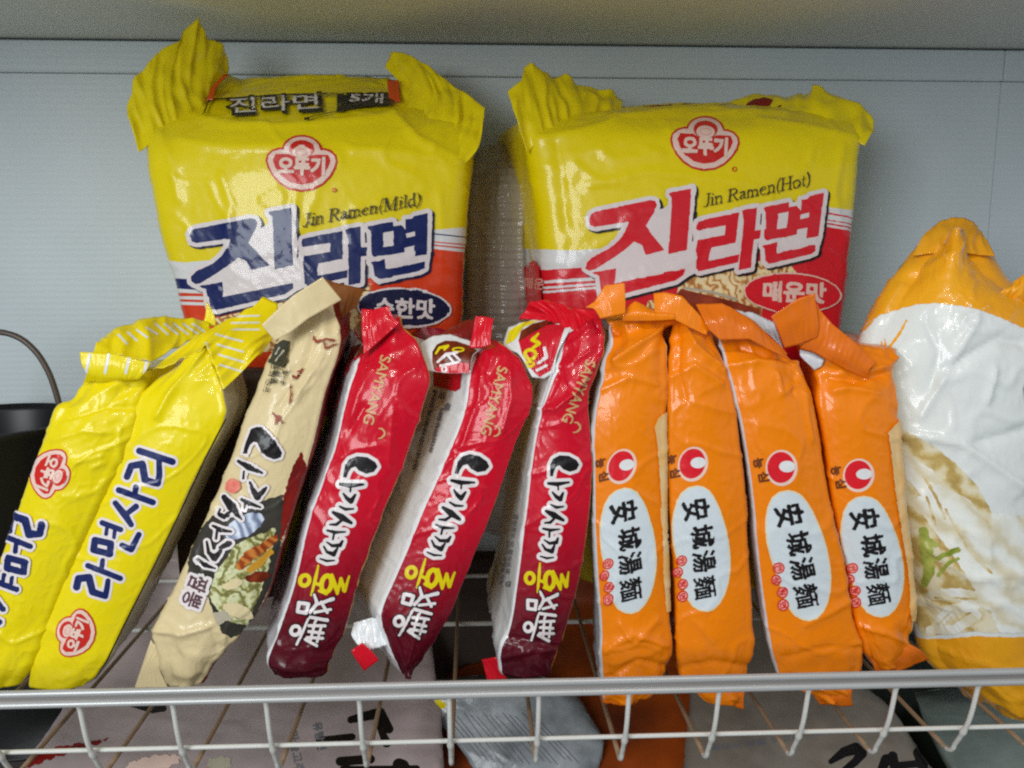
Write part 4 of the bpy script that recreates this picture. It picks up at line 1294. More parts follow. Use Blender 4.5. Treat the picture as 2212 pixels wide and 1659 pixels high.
sq = [('v', [(2030, 520, 5), (2060, 560, 8), (2110, 540, 5), (2160, 550, 6)]), ('v', [(2100, 560, 4), (2110, 600, 7), (2180, 570, 4)]),
      ('v', [(1890, 780, 4), (1920, 800, 6), (1960, 760, 5)]), ('s', 5, [(1930, 750), (1970, 740)]), ('v', [(1770, 1020, 5), (1800, 1050, 7), (1790, 1090, 6)]), ('s', 5, [(1810, 1040), (1830, 1080)]), ('v', [(1890, 830, 4), (1900, 900, 5), (1880, 960, 4)])]
decal('script_print', tg, [(sq, 0, M['script'])], step=0.8, xf=TT)
decal('text_panel', tg, [([('p', [(1800, 570), (1850, 545), (1885, 555), (1870, 690), (1850, 730), (1745, 700)])], 0, M['olive']), ([('s', 6, [(1790, 640), (1820, 600)]), ('s', 5, [(1800, 690), (1850, 620)])], 0, M['grey_side']),
                         ([T('조리법 물', 1806, 752, 170, 38, 108, 0.6), T('면과 스프', 1762, 800, 190, 38, 108, 0.6), T('끓인후', 1848, 790, 110, 34, 108, 0.4)], 0, M['olive'])], step=0.8, xf=TT)
sheet('end_seal', C_, M['beige'], [[(594, 736, .3815), (628, 718, .381), (666, 688, .382), (738, 648, .389)], [(565, 702, .381), (600, 668, .3815), (633, 638, .3825), (697, 598, .387)]], nu=70, nv=16, pleat=(0.00004, 22), rough=0.0006, seed=42, fold=0.35)
sheet('end_seal', C_, mat('brown_inner_film', (130, 74, 28), 0.45, mottling=0.3), [[(700, 668, .41), (735, 690, .405), (770, 660, .405)], [(697, 630, .412), (745, 640, .412), (785, 632, .41)], [(697, 600, .413), (725, 610, .415), (795, 628, .413)]], nu=30, nv=18, rough=0.001, seed=43)
sheet('end_seal', C_, M['beige'], [[(326, 1382, .380), (352, 1414, .378), (356, 1440, .377)], [(308, 1436, .379), (345, 1446, .3775)], [(290, 1488, .378), (364, 1488, .376)]], nu=30, nv=18, pleat=(0.00005, 6), rough=0.0006, seed=44)

# ------------------------------------------------------------------ red packets
ZR = sim(0.2776, 1106.0, 967.7)
RNA = [('p', [(296, 220), (298, 130), (320, 85), (370, 58), (440, 62), (500, 95), (522, 130), (502, 170), (450, 187), (400, 167), (370, 137), (342, 150), (326, 185), (320, 224)]),
       ('v', [(285, 276, 12), (350, 282, 18), (442, 268, 8)]), ('s', 7, [(358, 290), (360, 326)]), ('v', [(315, 345, 7), (345, 380, 15), (375, 400, 19), (397, 350, 9)]), ('v', [(302, 442, 7), (345, 462, 12), (398, 456, 7)]),
       ('v', [(265, 490, 12), (325, 522, 25), (398, 562, 12)]), ('v', [(330, 548, 10), (298, 580, 12), (255, 583, 7)]), ('v', [(243, 628, 9), (300, 640, 13), (368, 632, 6)]), ('s', 8, [(292, 645), (290, 692)]),
       ('v', [(250, 715, 5), (292, 742, 12), (345, 735, 15), (357, 703, 9)]), ('v', [(235, 750, 7), (262, 790, 11), (310, 805, 18), (330, 758, 8)]), ('v', [(222, 843, 6), (270, 858, 10), (322, 852, 6)])]
HONG = [('r', 140, 1012, 32, 40, 15), ('v', [(218, 895, 7), (212, 990, 13), (200, 1120, 8)]), ('s', 12, [(215, 1030), (265, 1045)]), ('r', 292, 1030, 34, 62, 17), ('v', [(320, 960, 10), (352, 1040, 16), (375, 1100, 10), (385, 985, 12), (420, 1075, 15), (438, 965, 7)]), ('s', 11, [(250, 1085), (300, 1105)])]
CHAM = [('s', 13, [(125, 1182), (190, 1188), (182, 1255), (125, 1248), (125, 1182)]), ('v', [(220, 1115, 9), (248, 1180, 13), (210, 1250, 11)]), ('v', [(245, 1190, 10), (350, 1140, 14)]), ('s', 11, [(275, 1170), (325, 1245)]), ('s', 10, [(240, 1250), (345, 1220)]), ('s', 12, [(215, 1285), (335, 1302)]), ('s', 9, [(260, 1300), (250, 1330)]),
        ('r', 128, 1392, 30, 34, 13), ('v', [(203, 1300, 9), (180, 1400, 9), (150, 1495, 9)]), ('s', 11, [(215, 1350), (325, 1345)]), ('s', 11, [(220, 1395), (315, 1400)]), ('s', 11, [(205, 1455), (285, 1498)]), ('s', 11, [(215, 1440), (320, 1440)]), ('s', 9, [(250, 1350), (240, 1470)]), ('s', 9, [(300, 1350), (285, 1470)])]
R_SRC = [(400, 35), (150, 1500), (95, 1010), (450, 1000)]


def red_print(tg, dst, sam, curl):
    xf = aff(R_SRC, dst)
    decal('lettering', tg, [(RNA, 25, M['pale']), (RNA, 0, M['black']), (HONG, 0, M['yellow_t']), (CHAM, 9, M['black']), (CHAM, 0, M['pale'])], step=0.85, xf=xf)
    decal('gold_lettering', tg, [([T('SAMYANG', sam[0], sam[1], sam[2], 22, sam[3], 0.55), ('v', [(curl[0], curl[1], 1.2), (curl[0] + 7, curl[1] + 1, 2), (curl[0] + 12, curl[1] + 7, 2), (curl[0] + 12, curl[1] + 14, 2.2), (curl[0] + 6, curl[1] + 20, 2), (curl[0] - 1, curl[1] + 22, 1.2)])], 0, M['goldtext'])], step=0.75)


m_side = M['silver']
GR = 'red noodle packets in the middle'
D1 = packet('red noodle packet standing right beside the cream packet with the brush lettering', 650, 1450, GR)
tg = body('wrapper', D1, [(792, 752, 858, 688, .398), (776, 775, 895, 733, .392), (757, 820, 930, 810, .384), (740, 880, 916, 875, .381), (719, 972, 881, 985, .380), (670, 1110, 828, 1112, .378), (630, 1273, 770, 1275, .376), (597, 1373, 738, 1388, .375), (578, 1436, 711, 1441, .375), (587, 1458, 704, 1459, .376)],
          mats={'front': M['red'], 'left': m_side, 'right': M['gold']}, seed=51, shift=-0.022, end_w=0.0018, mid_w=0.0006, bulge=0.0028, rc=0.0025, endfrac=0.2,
          creases=[([(862, 692), (825, 725), (785, 772)], 0.0022, 6), ([(800, 800), (770, 860), (760, 900)], 0.0012, 9), ([(785, 880), (755, 930)], -0.0012, 8), ([(850, 880), (840, 1000)], 0.0008, 8), ([(590, 1436), (640, 1448), (700, 1440)], 0.0014, 6)])
red_print(tg, [(781, 981), (640, 1396), (646, 1249), (757, 1252.5)], (815, 843, 150, 105), (819, 925))
decal('red_print', tg, [([('p', [(700, 895), (735, 790), (770, 752), (790, 760), (755, 815), (735, 870), (722, 900)])], 0, M['red_p'])], step=1.0, clip=[('p', [(640, 910), (700, 740), (795, 735), (797, 757), (765, 782), (745, 820), (724, 905)])])
decal('bowl_picture', tg, [([('p', [(730, 780), (748, 756), (786, 742), (800, 755), (764, 778), (738, 800)])], 0, M['maroon'])], step=1.0,
      clip=[('p', [(640, 910), (700, 740), (795, 735), (797, 757), (765, 782), (745, 820), (724, 905)])])
sheet('end_seal', D1, M['red_tag'], [[(786, 768, .387), (822, 735, .387), (864, 696, .39)], [(782, 718, .388), (812, 702, .388), (850, 686, .391)], [(781, 667, .392), (808, 668, .392), (839, 661, .393)]], nu=40, nv=24, pleat=(0.00005, 9), rough=0.001, seed=52, fold=0.4)

D2 = packet('red noodle packet with white text panel showing, standing between two other red ones', 880, 1455, GR)
tg = body('wrapper', D2, [(1024, 768, 1082, 738, .396), (1014, 810, 1130, 786, .389), (1003, 885, 1154, 855, .384), (972, 970, 1120, 957, .381), (912, 1104, 1068, 1104, .379), (878, 1185, 1036, 1185, .378), (847, 1256, 1004, 1265, .377), (821, 1325, 972, 1340, .376), (836, 1390, 927, 1408, .377), (862, 1458, 897, 1460, .378)],
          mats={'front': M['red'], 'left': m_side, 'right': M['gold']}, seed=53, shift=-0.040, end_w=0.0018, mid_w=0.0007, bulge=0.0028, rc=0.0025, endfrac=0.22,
          creases=[([(1040, 790), (1035, 860), (1000, 960)], 0.0012, 6), ([(1100, 800), (1105, 860), (1085, 930)], 0.0014, 7), ([(950, 1010), (985, 985), (990, 1040)], 0.0012, 8), ([(836, 1330), (860, 1395), (880, 1450)], -0.0016, 8), ([(905, 1340), (880, 1440)], 0.0014, 6)])
red_print(tg, [(1024, 976), (861, 1373), (877, 1233), (985, 1246)], (1068, 866, 150, 105), (1068, 920))
T2 = sim(1 / 3, 737.33, 553)
decal('red_print', tg, [([('p', [(600, 720), (660, 690), (790, 700), (775, 860), (740, 880), (605, 840)])], 0, M['red_p'])], step=0.9, xf=T2)
decal('small_print', tg, [([T('자', 655, 905, 50, 40, 104, 2), T('볶', 692, 980, 50, 40, 104, 2), T('물이 끓으면 면과 스프를 넣고 삼분간 더 끓여 드세요', 548, 1130, 540, 26, 105, 1.2), T('직사광선을 피해 서늘한 곳에 두세요', 622, 1130, 300, 24, 105, 1.0)], 0, M['ink'])], step=0.75, xf=T2)
sheet('end_seal', D2, M['red_tag'], [[(1014, 752, .392), (1040, 752, .390), (1062, 744, .389)], [(1019, 728, .393), (1040, 722, .391), (1060, 735, .390)], [(1023, 705, .394), (1043, 703, .393), (1063, 706, .392)], [(1027, 683, .395), (1046, 683, .395), (1066, 688, .394)]], nu=30, nv=24, pleat=(0.00005, 4), rough=0.0006, seed=54, fold=0.3)
ts = sheet('top_fold', D2, M['white'], [[(925, 800, .392), (965, 806, .389), (1016, 806, .3865)], [(912, 762, .398), (960, 756, .393), (1022, 768, .3885)], [(908, 742, .404), (936, 724, .403), (972, 722, .401), (1012, 734, .398), (1040, 752, .394)]], nu=50, nv=26, rough=0.0009, seed=55, fold=0.4)
decal('bowl_picture', ts, [([('p', [(934, 782), (934, 760), (944, 744), (962, 736), (985, 737), (1012, 746), (1034, 760), (1022, 772), (1016, 800), (970, 806), (938, 800)])], 0, M['maroon']), ([('p', [(940, 798), (950, 790), (990, 782), (1014, 786), (1014, 808), (940, 806)])], 0, M['red_p']),
                           ([('v', [(942, 764, 2), (950, 752, 3), (968, 748, 3), (960, 756, 2)]), ('r', 990, 756, 12, 4, 1.6)], 0, M['yellow_t']),
                           ([('v', [(946, 782, 2.5), (964, 766, 3.5), (988, 762, 2.5)]), ('s', 2.6, [(952, 790), (992, 782)]), ('r', 960, 798, 4.5, 6, 2.2), ('s', 2.4, [(968, 768), (980, 782)]), ('s', 2.4, [(978, 764), (994, 778)])], 0, M['pale'])], step=0.8, parent=ts.obj)
sheet('end_seal', D2, M['dred'], [[(948, 722, .405), (990, 724, .402), (1036, 750, .395)], [(968, 712, .408), (1000, 706, .405), (1030, 724, .399)], [(980, 706, .41), (1005, 692, .408), (1022, 690, .404)]], nu=30, nv=14, rough=0.0008, seed=155, fold=0.5)
sheet('corner_tag', D2, M['red_tag'], [[(787, 1449, .376), (818, 1426, .375)], [(772, 1430, .3765), (804, 1408, .3755)], [(758, 1406, .377), (782, 1389, .376)]], nu=14, nv=14, pleat=(0.00005, 5), rough=0.0004, seed=56)
sheet('end_seal', D2, M['silver'], [[(765, 1345, .384), (800, 1335, .382), (828, 1340, .380)], [(762, 1372, .382), (795, 1375, .380), (834, 1376, .379)], [(772, 1392, .380), (800, 1404, .378), (836, 1394, .378)]], nu=34, nv=20, rough=0.0024, seed=57)

D3 = packet('red noodle packet touching the orange row, yellow print on its folded white top corner', 1140, 1450, GR)
tg = body('wrapper', D3, [(1230, 720, 1288, 684, .396), (1212, 760, 1306, 728, .390), (1198, 806, 1290, 800, .385), (1172, 882, 1272, 856, .382), (1158, 930, 1277, 915, .381), (1135, 1100, 1277, 1100, .379), (1114, 1256, 1248, 1273, .378), (1099, 1356, 1222, 1370, .377), (1079, 1425, 1201, 1436, .377), (1085, 1458, 1196, 1457, .378)],
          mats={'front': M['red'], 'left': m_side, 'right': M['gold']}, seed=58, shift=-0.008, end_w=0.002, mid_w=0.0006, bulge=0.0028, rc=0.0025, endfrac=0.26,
          creases=[([(1170, 884), (1200, 884), (1240, 850), (1290, 770)], 0.0022, 5), ([(1205, 800), (1225, 840)], -0.0016, 8), ([(1300, 690), (1240, 740)], 0.0014, 6), ([(1095, 1376), (1150, 1386), (1205, 1400)], -0.0018, 7), ([(1090, 1420), (1150, 1405), (1200, 1405)], 0.0016, 6)])
red_print(tg, [(1217, 977), (1147.6, 1384), (1132.4, 1248), (1231, 1245)], (1250, 846, 142, 112), (1240, 912))
decal('bowl_picture', tg, [([('p', [(1085, 755), (1100, 705), (1160, 690), (1215, 700), (1240, 715), (1222, 726), (1204, 766), (1196, 806), (1172, 880), (1150, 870), (1150, 800)])], 0, M['white'])], step=1.0)
decal('small_print', tg, [([T('영양정보 및 원재료명', 1108, 1175, 130, 8, 99, 0.2), T('소비자 상담실 전화', 1092, 1215, 100, 7, 100, 0.2), ('s', 0.6, [(1084, 1150), (1058, 1300)]), ('s', 0.6, [(1080, 1180), (1064, 1270)]), T('면', 1100, 1262, 12, 10, 99, 0.5)], 0, M['ink'])], step=0.7)
tsD = sheet('top_fold', D3, M['white'], [[(1150, 815, .388), (1175, 818, .387), (1197, 806, .386)], [(1120, 765, .394), (1160, 758, .390), (1204, 766, .388)], [(1088, 748, .402), (1130, 710, .40), (1226, 722, .392)], [(1098, 708, .408), (1150, 690, .406), (1240, 702, .398)]], nu=50, nv=30, rough=0.0010, seed=59)
decal('bowl_picture', tsD, [([('p', [(1120, 735), (1140, 712), (1180, 697), (1222, 704), (1215, 722), (1203, 760), (1190, 800), (1165, 815), (1150, 800), (1128, 766)])], 0, M['red_p']), ([('p', [(1120, 738), (1126, 715), (1150, 700), (1190, 690), (1210, 698), (1180, 703), (1150, 720)])], 0, M['maroon']),
                            ([('p', [(1092, 745), (1100, 715), (1130, 697), (1165, 692), (1130, 708), (1112, 735)])], 0, M['yellow_b']),
                            ([('v', [(1163, 722, 2.5), (1150, 735, 4), (1166, 742, 4), (1152, 752, 3)]), ('r', 1146, 766, 12, 10, 3.6), ('r', 1144, 787, 9, 5, 3)], 0, M['yellow_t']), ([('v', [(1176, 752, 3), (1180, 772, 4), (1164, 784, 3)]), ('s', 3, [(1180, 790), (1160, 800)])], 0, M['pale'])], step=0.85)
sheet('end_seal', D3, M['red_tag'], [[(1175, 700, .402), (1220, 712, .396), (1270, 722, .392), (1304, 735, .390)], [(1150, 690, .408), (1195, 672, .404), (1250, 680, .398), (1300, 700, .393)], [(1120, 690, .412), (1145, 652, .41), (1180, 650, .408), (1240, 664, .402), (1284, 668, .398), (1297, 685, .395)]], nu=60, nv=26, pleat=(0.0003, 6), rough=0.002, seed=60)
sheet('corner_tag', D3, M['red_tag'], [[(1040, 1425, .385), (1070, 1420, .381)], [(1046, 1445, .384), (1082, 1440, .381)], [(1052, 1470, .383), (1096, 1468, .381)]], nu=14, nv=12, pleat=(0.00005, 5), rough=0.0004, seed=61)
T5 = sim(1 / 3, 737.33, 1106)

# ------------------------------------------------------------------ orange packets
ZO = sim(0.2695, 1592.6, 948.8)
EGG = [('p', [(405, 410), (460, 420), (510, 450), (555, 505), (600, 580), (640, 670), (680, 770), (712, 880), (735, 1000), (745, 1110), (738, 1220), (718, 1310), (682, 1385), (635, 1435), (580, 1452), (520, 1442), (460, 1408), (415, 1350), (380, 1270), (340, 1150), (300, 1030), (265, 930), (242, 830), (230, 730), (232, 630), (246, 545), (280, 470), (335, 425)])]
RED4 = [('e', 333, 1030, 46, 46, 0), ('e', 313, 1125, 42, 44, 0), ('e', 362, 1225, 44, 46, 0), ('e', 368, 1325, 46, 48, 0)]
HANJA = [T('安', 415, 605, 160, 218, 78, 6.5), T('城', 487, 828, 180, 180, 78, 6), T('湯', 520, 1032, 170, 185, 78, 4.8), T('麵', 550, 1250, 180, 180, 78, 3.2)]
E_SRC = [(355, 230), (405, 410), (570, 1455), (232, 740), (690, 820)]
ZE = sim(0.5923, 1219.9, 576.0)


def orange_print(tg, dst):
    xf = aff(E_SRC, dst)
    decal('round_emblem', tg, [([('e', 355, 230, 128, 145, 0)], 0, M['pinkwhite']), ([('e', 350, 225, 108, 124, 0)], 0, M['jinred']), ([('e', 398, 218, 64, 46, 0)], 0, M['white'])], step=0.85, xf=xf)
    decal('side_lettering', tg, [([T('농', 172, 190, 75, 80, 80, 4), T('심', 212, 300, 75, 80, 80, 4)], 0, M['brown_t'])], step=0.8, xf=xf)
    decal('name_label', tg, [(EGG, 6, M['cream']), (EGG, -6, M['label_w']), (RED4, 0, M['emred']), (RED4, -11, M['pink']), ([T('안', 333, 1030, 50, 50, 78, 2), T('성', 313, 1125, 50, 50, 78, 2), T('탕', 362, 1225, 50, 50, 78, 2), T('면', 368, 1325, 50, 50, 78, 2)], 0, M['emred'])], step=0.85, xf=xf)
    decal('lettering', tg, [(HANJA, 0, M['black'])], step=0.75, xf=xf, wob=0.22)


GO = 'orange noodle packets in a row'
E1 = packet('orange noodle packet touching a red packet, crimped top spread wide', 1370, 1500, GO)
tg = body('wrapper', E1, [(1302, 692, 1458, 684, .396), (1310, 712, 1446, 704, .393), (1316, 738, 1440, 726, .390), (1308, 775, 1441, 750, .386), (1297, 825, 1443, 822, .383), (1283, 890, 1441, 890, .381), (1280, 1000, 1440, 1000, .380), (1281, 1106, 1440, 1106, .379), (1287, 1230, 1444, 1230, .378), (1294, 1340, 1450, 1345, .377), (1297, 1420, 1453, 1398, .377), (1300, 1470, 1440, 1460, .378), (1304, 1516, 1400, 1510, .380)],
          mats={'front': M['orange'], 'left': M['grey_inner'], 'right': M['tan']}, seed=71, shift=0.006, end_w=0.0026, mid_w=0.0006, bulge=0.003, rc=0.003, endfrac=0.24,
          creases=[([(1456, 684), (1400, 735), (1329, 782)], 0.0042, 9), ([(1310, 702), (1330, 715)], -0.005, 14), ([(1460, 705), (1440, 715)], -0.005, 12), ([(1350, 700), (1362, 740)], 0.001, 6), ([(1300, 840), (1360, 815), (1420, 830)], 0.0014, 6), ([(1310, 1400), (1370, 1370), (1440, 1395)], 0.0018, 8), ([(1320, 1460), (1380, 1425), (1440, 1440)], -0.0018, 8), ([(1340, 1350), (1370, 1390), (1420, 1340)], 0.0012, 7)])
orange_print(tg, [(1345.5, 1005.4), (1347, 1054.6), (1362, 1323.5), (1297, 1144.6), (1410.6, 1159)])
decal('tan_strip', tg, [([('p', [(1438, 889), (1420, 902), (1412, 922), (1418, 960), (1424, 1050), (1430, 1150), (1432, 1250), (1438, 1320), (1460, 1320), (1460, 880)])], 0, M['tan'])], step=1.0, wob=0.15)
sheet('end_seal', E1, M['orange'], [[(1297, 688, .3815), (1325, 682, .381), (1351, 677, .3815)], [(1284, 668, .3825), (1318, 655, .382), (1351, 646, .383)], [(1265, 664, .384), (1284, 652, .384), (1307, 616, .3845), (1349, 611, .385)]], nu=50, nv=20, pleat=(0.00004, 15), rough=0.0005, seed=72, fold=0.2)
sheet('end_seal', E1, M['orange'], [[(1345, 694, .386), (1400, 694, .385), (1458, 690, .385)], [(1345, 684, .385), (1400, 680, .3845), (1458, 682, .385)], [(1348, 676, .387), (1358, 660, .388), (1372, 650, .389), (1406, 667, .389), (1457, 675, .389)]], nu=50, nv=16, pleat=(0.00004, 12), rough=0.0006, seed=172, fold=0.3)
sheet('end_seal', E1, M['orange_d'], [[(1300, 1480, .380), (1350, 1478, .379), (1405, 1478, .380)], [(1300, 1502, .380), (1350, 1506, .379), (1390, 1500, .380)], [(1302, 1520, .381), (1350, 1524, .380), (1374, 1520, .381)]], nu=40, nv=12, pleat=(0.00005, 12), rough=0.001, seed=73)

E2 = packet('orange noodle packet second from the red ones, narrow crimp bent to the right', 1550, 1500, GO)
tg = body('wrapper', E2, [(1460, 692, 1512, 690, .398), (1452, 722, 1530, 716, .392), (1448, 765, 1552, 758, .387), (1445, 810, 1574, 812, .384), (1443, 870, 1590, 870, .382), (1444, 1000, 1605, 1000, .381), (1448, 1106, 1615, 1106, .380), (1455, 1230, 1620, 1240, .379), (1460, 1340, 1627, 1345, .378), (1464, 1420, 1629, 1425, .378), (1474, 1475, 1616, 1475, .379), (1520, 1510, 1604, 1518, .381)],
          mats={'front': M['orange']}, seed=74, shift=0.012, end_w=0.0024, mid_w=0.0006, bulge=0.003, rc=0.003, endfrac=0.22,
          creases=[([(1480, 700), (1500, 750), (1560, 800)], 0.0028, 8), ([(1450, 815), (1500, 790), (1560, 830)], 0.0014, 7), ([(1470, 730), (1465, 800), (1480, 860)], -0.0014, 8), ([(1500, 870), (1580, 890)], 0.001, 6), ([(1500, 1340), (1540, 1380)], 0.001, 9), ([(1470, 1440), (1540, 1430), (1625, 1440)], -0.0014, 8)])
orange_print(tg, [(1496, 1000), (1504, 1048), (1522, 1318), (1455.6, 1138.7), (1570.5, 1159)])
sheet('end_seal', E2, M['orange'], [[(1414, 672, .386), (1450, 686, .385), (1488, 706, .385), (1527, 724, .386)], [(1412, 634, .392), (1437, 631, .390), (1474, 640, .389), (1508, 676, .388), (1534, 706, .388)]], nu=70, nv=14, pleat=(0.00005, 18), rough=0.0005, seed=75, fold=0.4)
sheet('end_seal', E2, M['orange_d'], [[(1515, 1480, .381), (1560, 1482, .380), (1612, 1484, .381)], [(1545, 1505, .381), (1575, 1510, .380), (1606, 1508, .381)], [(1570, 1522, .381), (1590, 1528, .381), (1606, 1533, .382)]], nu=40, nv=12, pleat=(0.00005, 10), rough=0.0008, seed=76)

E3 = packet('widest orange noodle packet, third from the red ones, white film at its left side', 1770, 1500, GO)
tg = body('wrapper', E3, [(1545, 722, 1676, 742, .398), (1556, 748, 1706, 765, .391), (1566, 778, 1728, 795, .387), (1580, 832, 1750, 838, .384), (1594, 890, 1763, 890, .382), (1611, 990, 1779, 985, .380), (1625, 1100, 1800, 1106, .379), (1638, 1240, 1827, 1230, .378), (1655, 1356, 1848, 1345, .377), (1671, 1433, 1869, 1412, .377), (1690, 1475, 1862, 1466, .378), (1770, 1502, 1826, 1520, .380)],
          mats={'front': M['orange'], 'left': M['grey_inner']}, seed=77, shift=0.018, end_w=0.0026, mid_w=0.0006, bulge=0.003, rc=0.003, endfrac=0.22,
          creases=[([(1570, 790), (1640, 780), (1715, 785)], 0.0018, 6), ([(1680, 810), (1690, 850), (1720, 830)], 0.0016, 5), ([(1740, 850), (1745, 900), (1755, 950)], 0.0014, 5), ([(1600, 745), (1660, 770), (1710, 775)], -0.003, 9), ([(1720, 800), (1715, 850)], -0.0012, 5), ([(1740, 1350), (1800, 1320), (1850, 1290)], 0.0014, 7), ([(1700, 1420), (1780, 1400), (1860, 1400)], -0.0012, 8)])
orange_print(tg, [(1688.3, 1010.8), (1701.7, 1059.3), (1746.2, 1340.9), (1655, 1148), (1778.6, 1170)])
sheet('end_seal', E3, M['orange_d'], [[(1534, 714, .384), (1556, 734, .383), (1618, 732, .383), (1668, 758, .3835), (1717, 783, .385)], [(1520, 690, .386), (1560, 696, .385), (1628, 706, .385), (1700, 768, .386)], [(1503, 657, .393), (1532, 656, .392), (1560, 654, .390), (1620, 686, .389), (1662, 726, .387), (1702, 764, .387)]], nu=90, nv=22, pleat=(0.00004, 16), rough=0.0007, seed=78, fold=0.5)
sheet('end_seal', E3, M['orange_d'], [[(1752, 1482, .380), (1790, 1488, .378), (1845, 1480, .379)], [(1758, 1502, .379), (1790, 1512, .377), (1838, 1498, .378)], [(1772, 1524, .380), (1800, 1524, .379), (1843, 1525, .380)]], nu=40, nv=14, pleat=(0.00005, 10), rough=0.0010, seed=79, fold=0.35)
sheet('inner_flap', E3, M['grey_inner'], [[(1640, 705, .394), (1670, 730, .393), (1690, 752, .392)], [(1600, 682, .40), (1660, 706, .398), (1684, 730, .396)], [(1586, 668, .402), (1630, 676, .402), (1672, 697, .40)]], nu=24, nv=12, rough=0.001, seed=80)

E4 = packet('orange noodle packet beside the big white noodle bag, crimp folded into a wide flap', 1930, 1460, GO)
tg = body('wrapper', E4, [(1730, 748, 1936, 755, .402), (1752, 782, 1940, 785, .395), (1762, 822, 1940, 822, .391), (1766, 870, 1944, 876, .388), (1780, 960, 1948, 955, .386), (1802, 1100, 1958, 1100, .384), (1828, 1230, 1974, 1235, .383), (1846, 1330, 1978, 1330, .382), (1864, 1400, 1962, 1398, .382), (1885, 1440, 1950, 1440, .383)],
          mats={'front': M['orange'], 'right': M['tan']}, seed=81, shift=0.024, end_w=0.0026, mid_w=0.0006, bulge=0.0035, rc=0.0035, endfrac=0.24,
          creases=[([(1790, 815), (1850, 822), (1920, 805)], -0.0026, 7), ([(1880, 800), (1920, 790), (1938, 770)], 0.0022, 6), ([(1800, 845), (1840, 838), (1900, 850)], 0.0014, 6), ([(1935, 790), (1930, 860), (1940, 900)], -0.0014, 7), ([(1860, 1350), (1920, 1370), (1960, 1390)], 0.0018, 7)])
orange_print(tg, [(1857.2, 1026), (1862.5, 1073.5), (1901, 1333), (1818, 1153.5), (1939.5, 1174)])
decal('tan_strip', tg, [([('p', [(1944, 905), (1928, 920), (1916, 935), (1920, 960), (1930, 1050), (1945, 1150), (1962, 1260), (1966, 1340), (1990, 1340), (1990, 900)])], 0, M['tan'])], step=1.0, wob=0.15)
sheet('end_seal', E4, M['orange_d'], [[(1696, 752, .390), (1730, 744, .390), (1766, 728, .390)], [(1682, 716, .388), (1722, 700, .388), (1768, 700, .389)], [(1667, 684, .387), (1696, 664, .387), (1726, 644, .388), (1761, 633, .389)]], nu=50, nv=22, pleat=(0.00005, 14), rough=0.0010, seed=82, fold=0.35)
sheet('end_seal', E4, M['orange_d'], [[(1728, 752, .393), (1760, 762, .392), (1830, 800, .388), (1876, 818, .388)], [(1742, 735, .391), (1775, 744, .390), (1835, 785, .386), (1876, 804, .386)], [(1765, 655, .391), (1770, 668, .391), (1798, 700, .389), (1850, 742, .387), (1892, 784, .387)]], nu=60, nv=24, pleat=(0.00005, 12), rough=0.0010, seed=83, fold=0.35)
sheet('end_seal', E4, M['orange_d'], [[(1866, 1392, .384), (1920, 1402, .382), (1962, 1390, .383)], [(1880, 1420, .382), (1930, 1425, .380), (1985, 1402, .382)], [(1890, 1450, .383), (1940, 1450, .382), (2006, 1424, .384)]], nu=40, nv=16, pleat=(0.00005, 8), rough=0.0010, seed=84, fold=0.35)
sheet('inner_flap', E4, M['grey_inner'], [[(1738, 778, .394), (1760, 800, .393), (1776, 790, .392)], [(1728, 766, .395), (1762, 775, .393), (1780, 778, .392)], [(1728, 755, .396), (1755, 762, .395), (1782, 776, .394)]], nu=14, nv=10, rough=0.0005, seed=85)

# ------------------------------------------------------------------ the big noodle bag, right
fl = at(2100, 1480, 0.44)
Fb = thing('noodle_bag', 'large glossy white and golden bag with a picture of thick noodles, at the right edge', 'noodle bag', (fl[0], 0.44, zf))
tg = body('wrapper', Fb, [(2020, 505, 2110, 490, .452), (1978, 540, 2142, 545, .446), (1928, 600, 2190, 612, .438), (1880, 672, 2310, 670, .430), (1850, 740, 2350, 740, .424), (1852, 860, 2350, 860, .420), (1862, 1000, 2350, 1000, .416), (1900, 1200, 2350, 1200, .412), (1960, 1320, 2350, 1320, .411), (1990, 1430, 2340, 1430, .411), (2060, 1490, 2320, 1490, .413), (2100, 1524, 2300, 1520, .416)],
          D=0.07, shift=0.037, mats={'front': M['udon_w']}, seed=91, end_w=0.002, mid_w=0.0009, bulge=0.016, rc=0.012, nv=160, nf=80, back_w=0.9, endfrac=0.2,
          creases=[([(1990, 900), (2060, 780), (2110, 690)], 0.0024, 9), ([(1960, 935), (2080, 960), (2220, 1060)], 0.003, 10), ([(2040, 800), (2160, 730), (2212, 740)], -0.003, 10), ([(2130, 870), (2150, 800)], 0.0024, 6), ([(2000, 690), (2030, 760), (2010, 840)], -0.002, 10), ([(2080, 690), (2130, 665)], 0.002, 5), ([(2100, 960), (2212, 930)], -0.0024, 10), ([(2000, 1180), (2100, 1250), (2200, 1240)], 0.0018, 9), ([(1950, 620), (1900, 690)], 0.002, 6), ([(2100, 510), (2110, 600)], -0.0018, 8)])
T3 = sim(1 / 3, 1474.67, 553)
decal('golden_print', tg, [([('p', [(1000, 600), (1140, 530), (1200, 430), (1290, 380), (1420, 340), (1530, 312), (1640, 306), (1780, 320), (1920, 348), (2080, 410), (2212, 470), (2600, 640), (2700, 100), (2500, -400), (1300, -400), (900, 300)])], 0, M['udon_y']),
                           ([('v', [(1450, 420, 6), (1400, 510, 10), (1330, 610, 9)]), ('v', [(1310, 540, 5), (1320, 620, 9)]), ('v', [(1290, 560, 4), (1300, 620, 7)]), ('v', [(1120, 520, 8), (1190, 460, 10), (1230, 420, 6)])], 0, M['udon_y'])], step=1.3, xf=T3, wob=0.5)
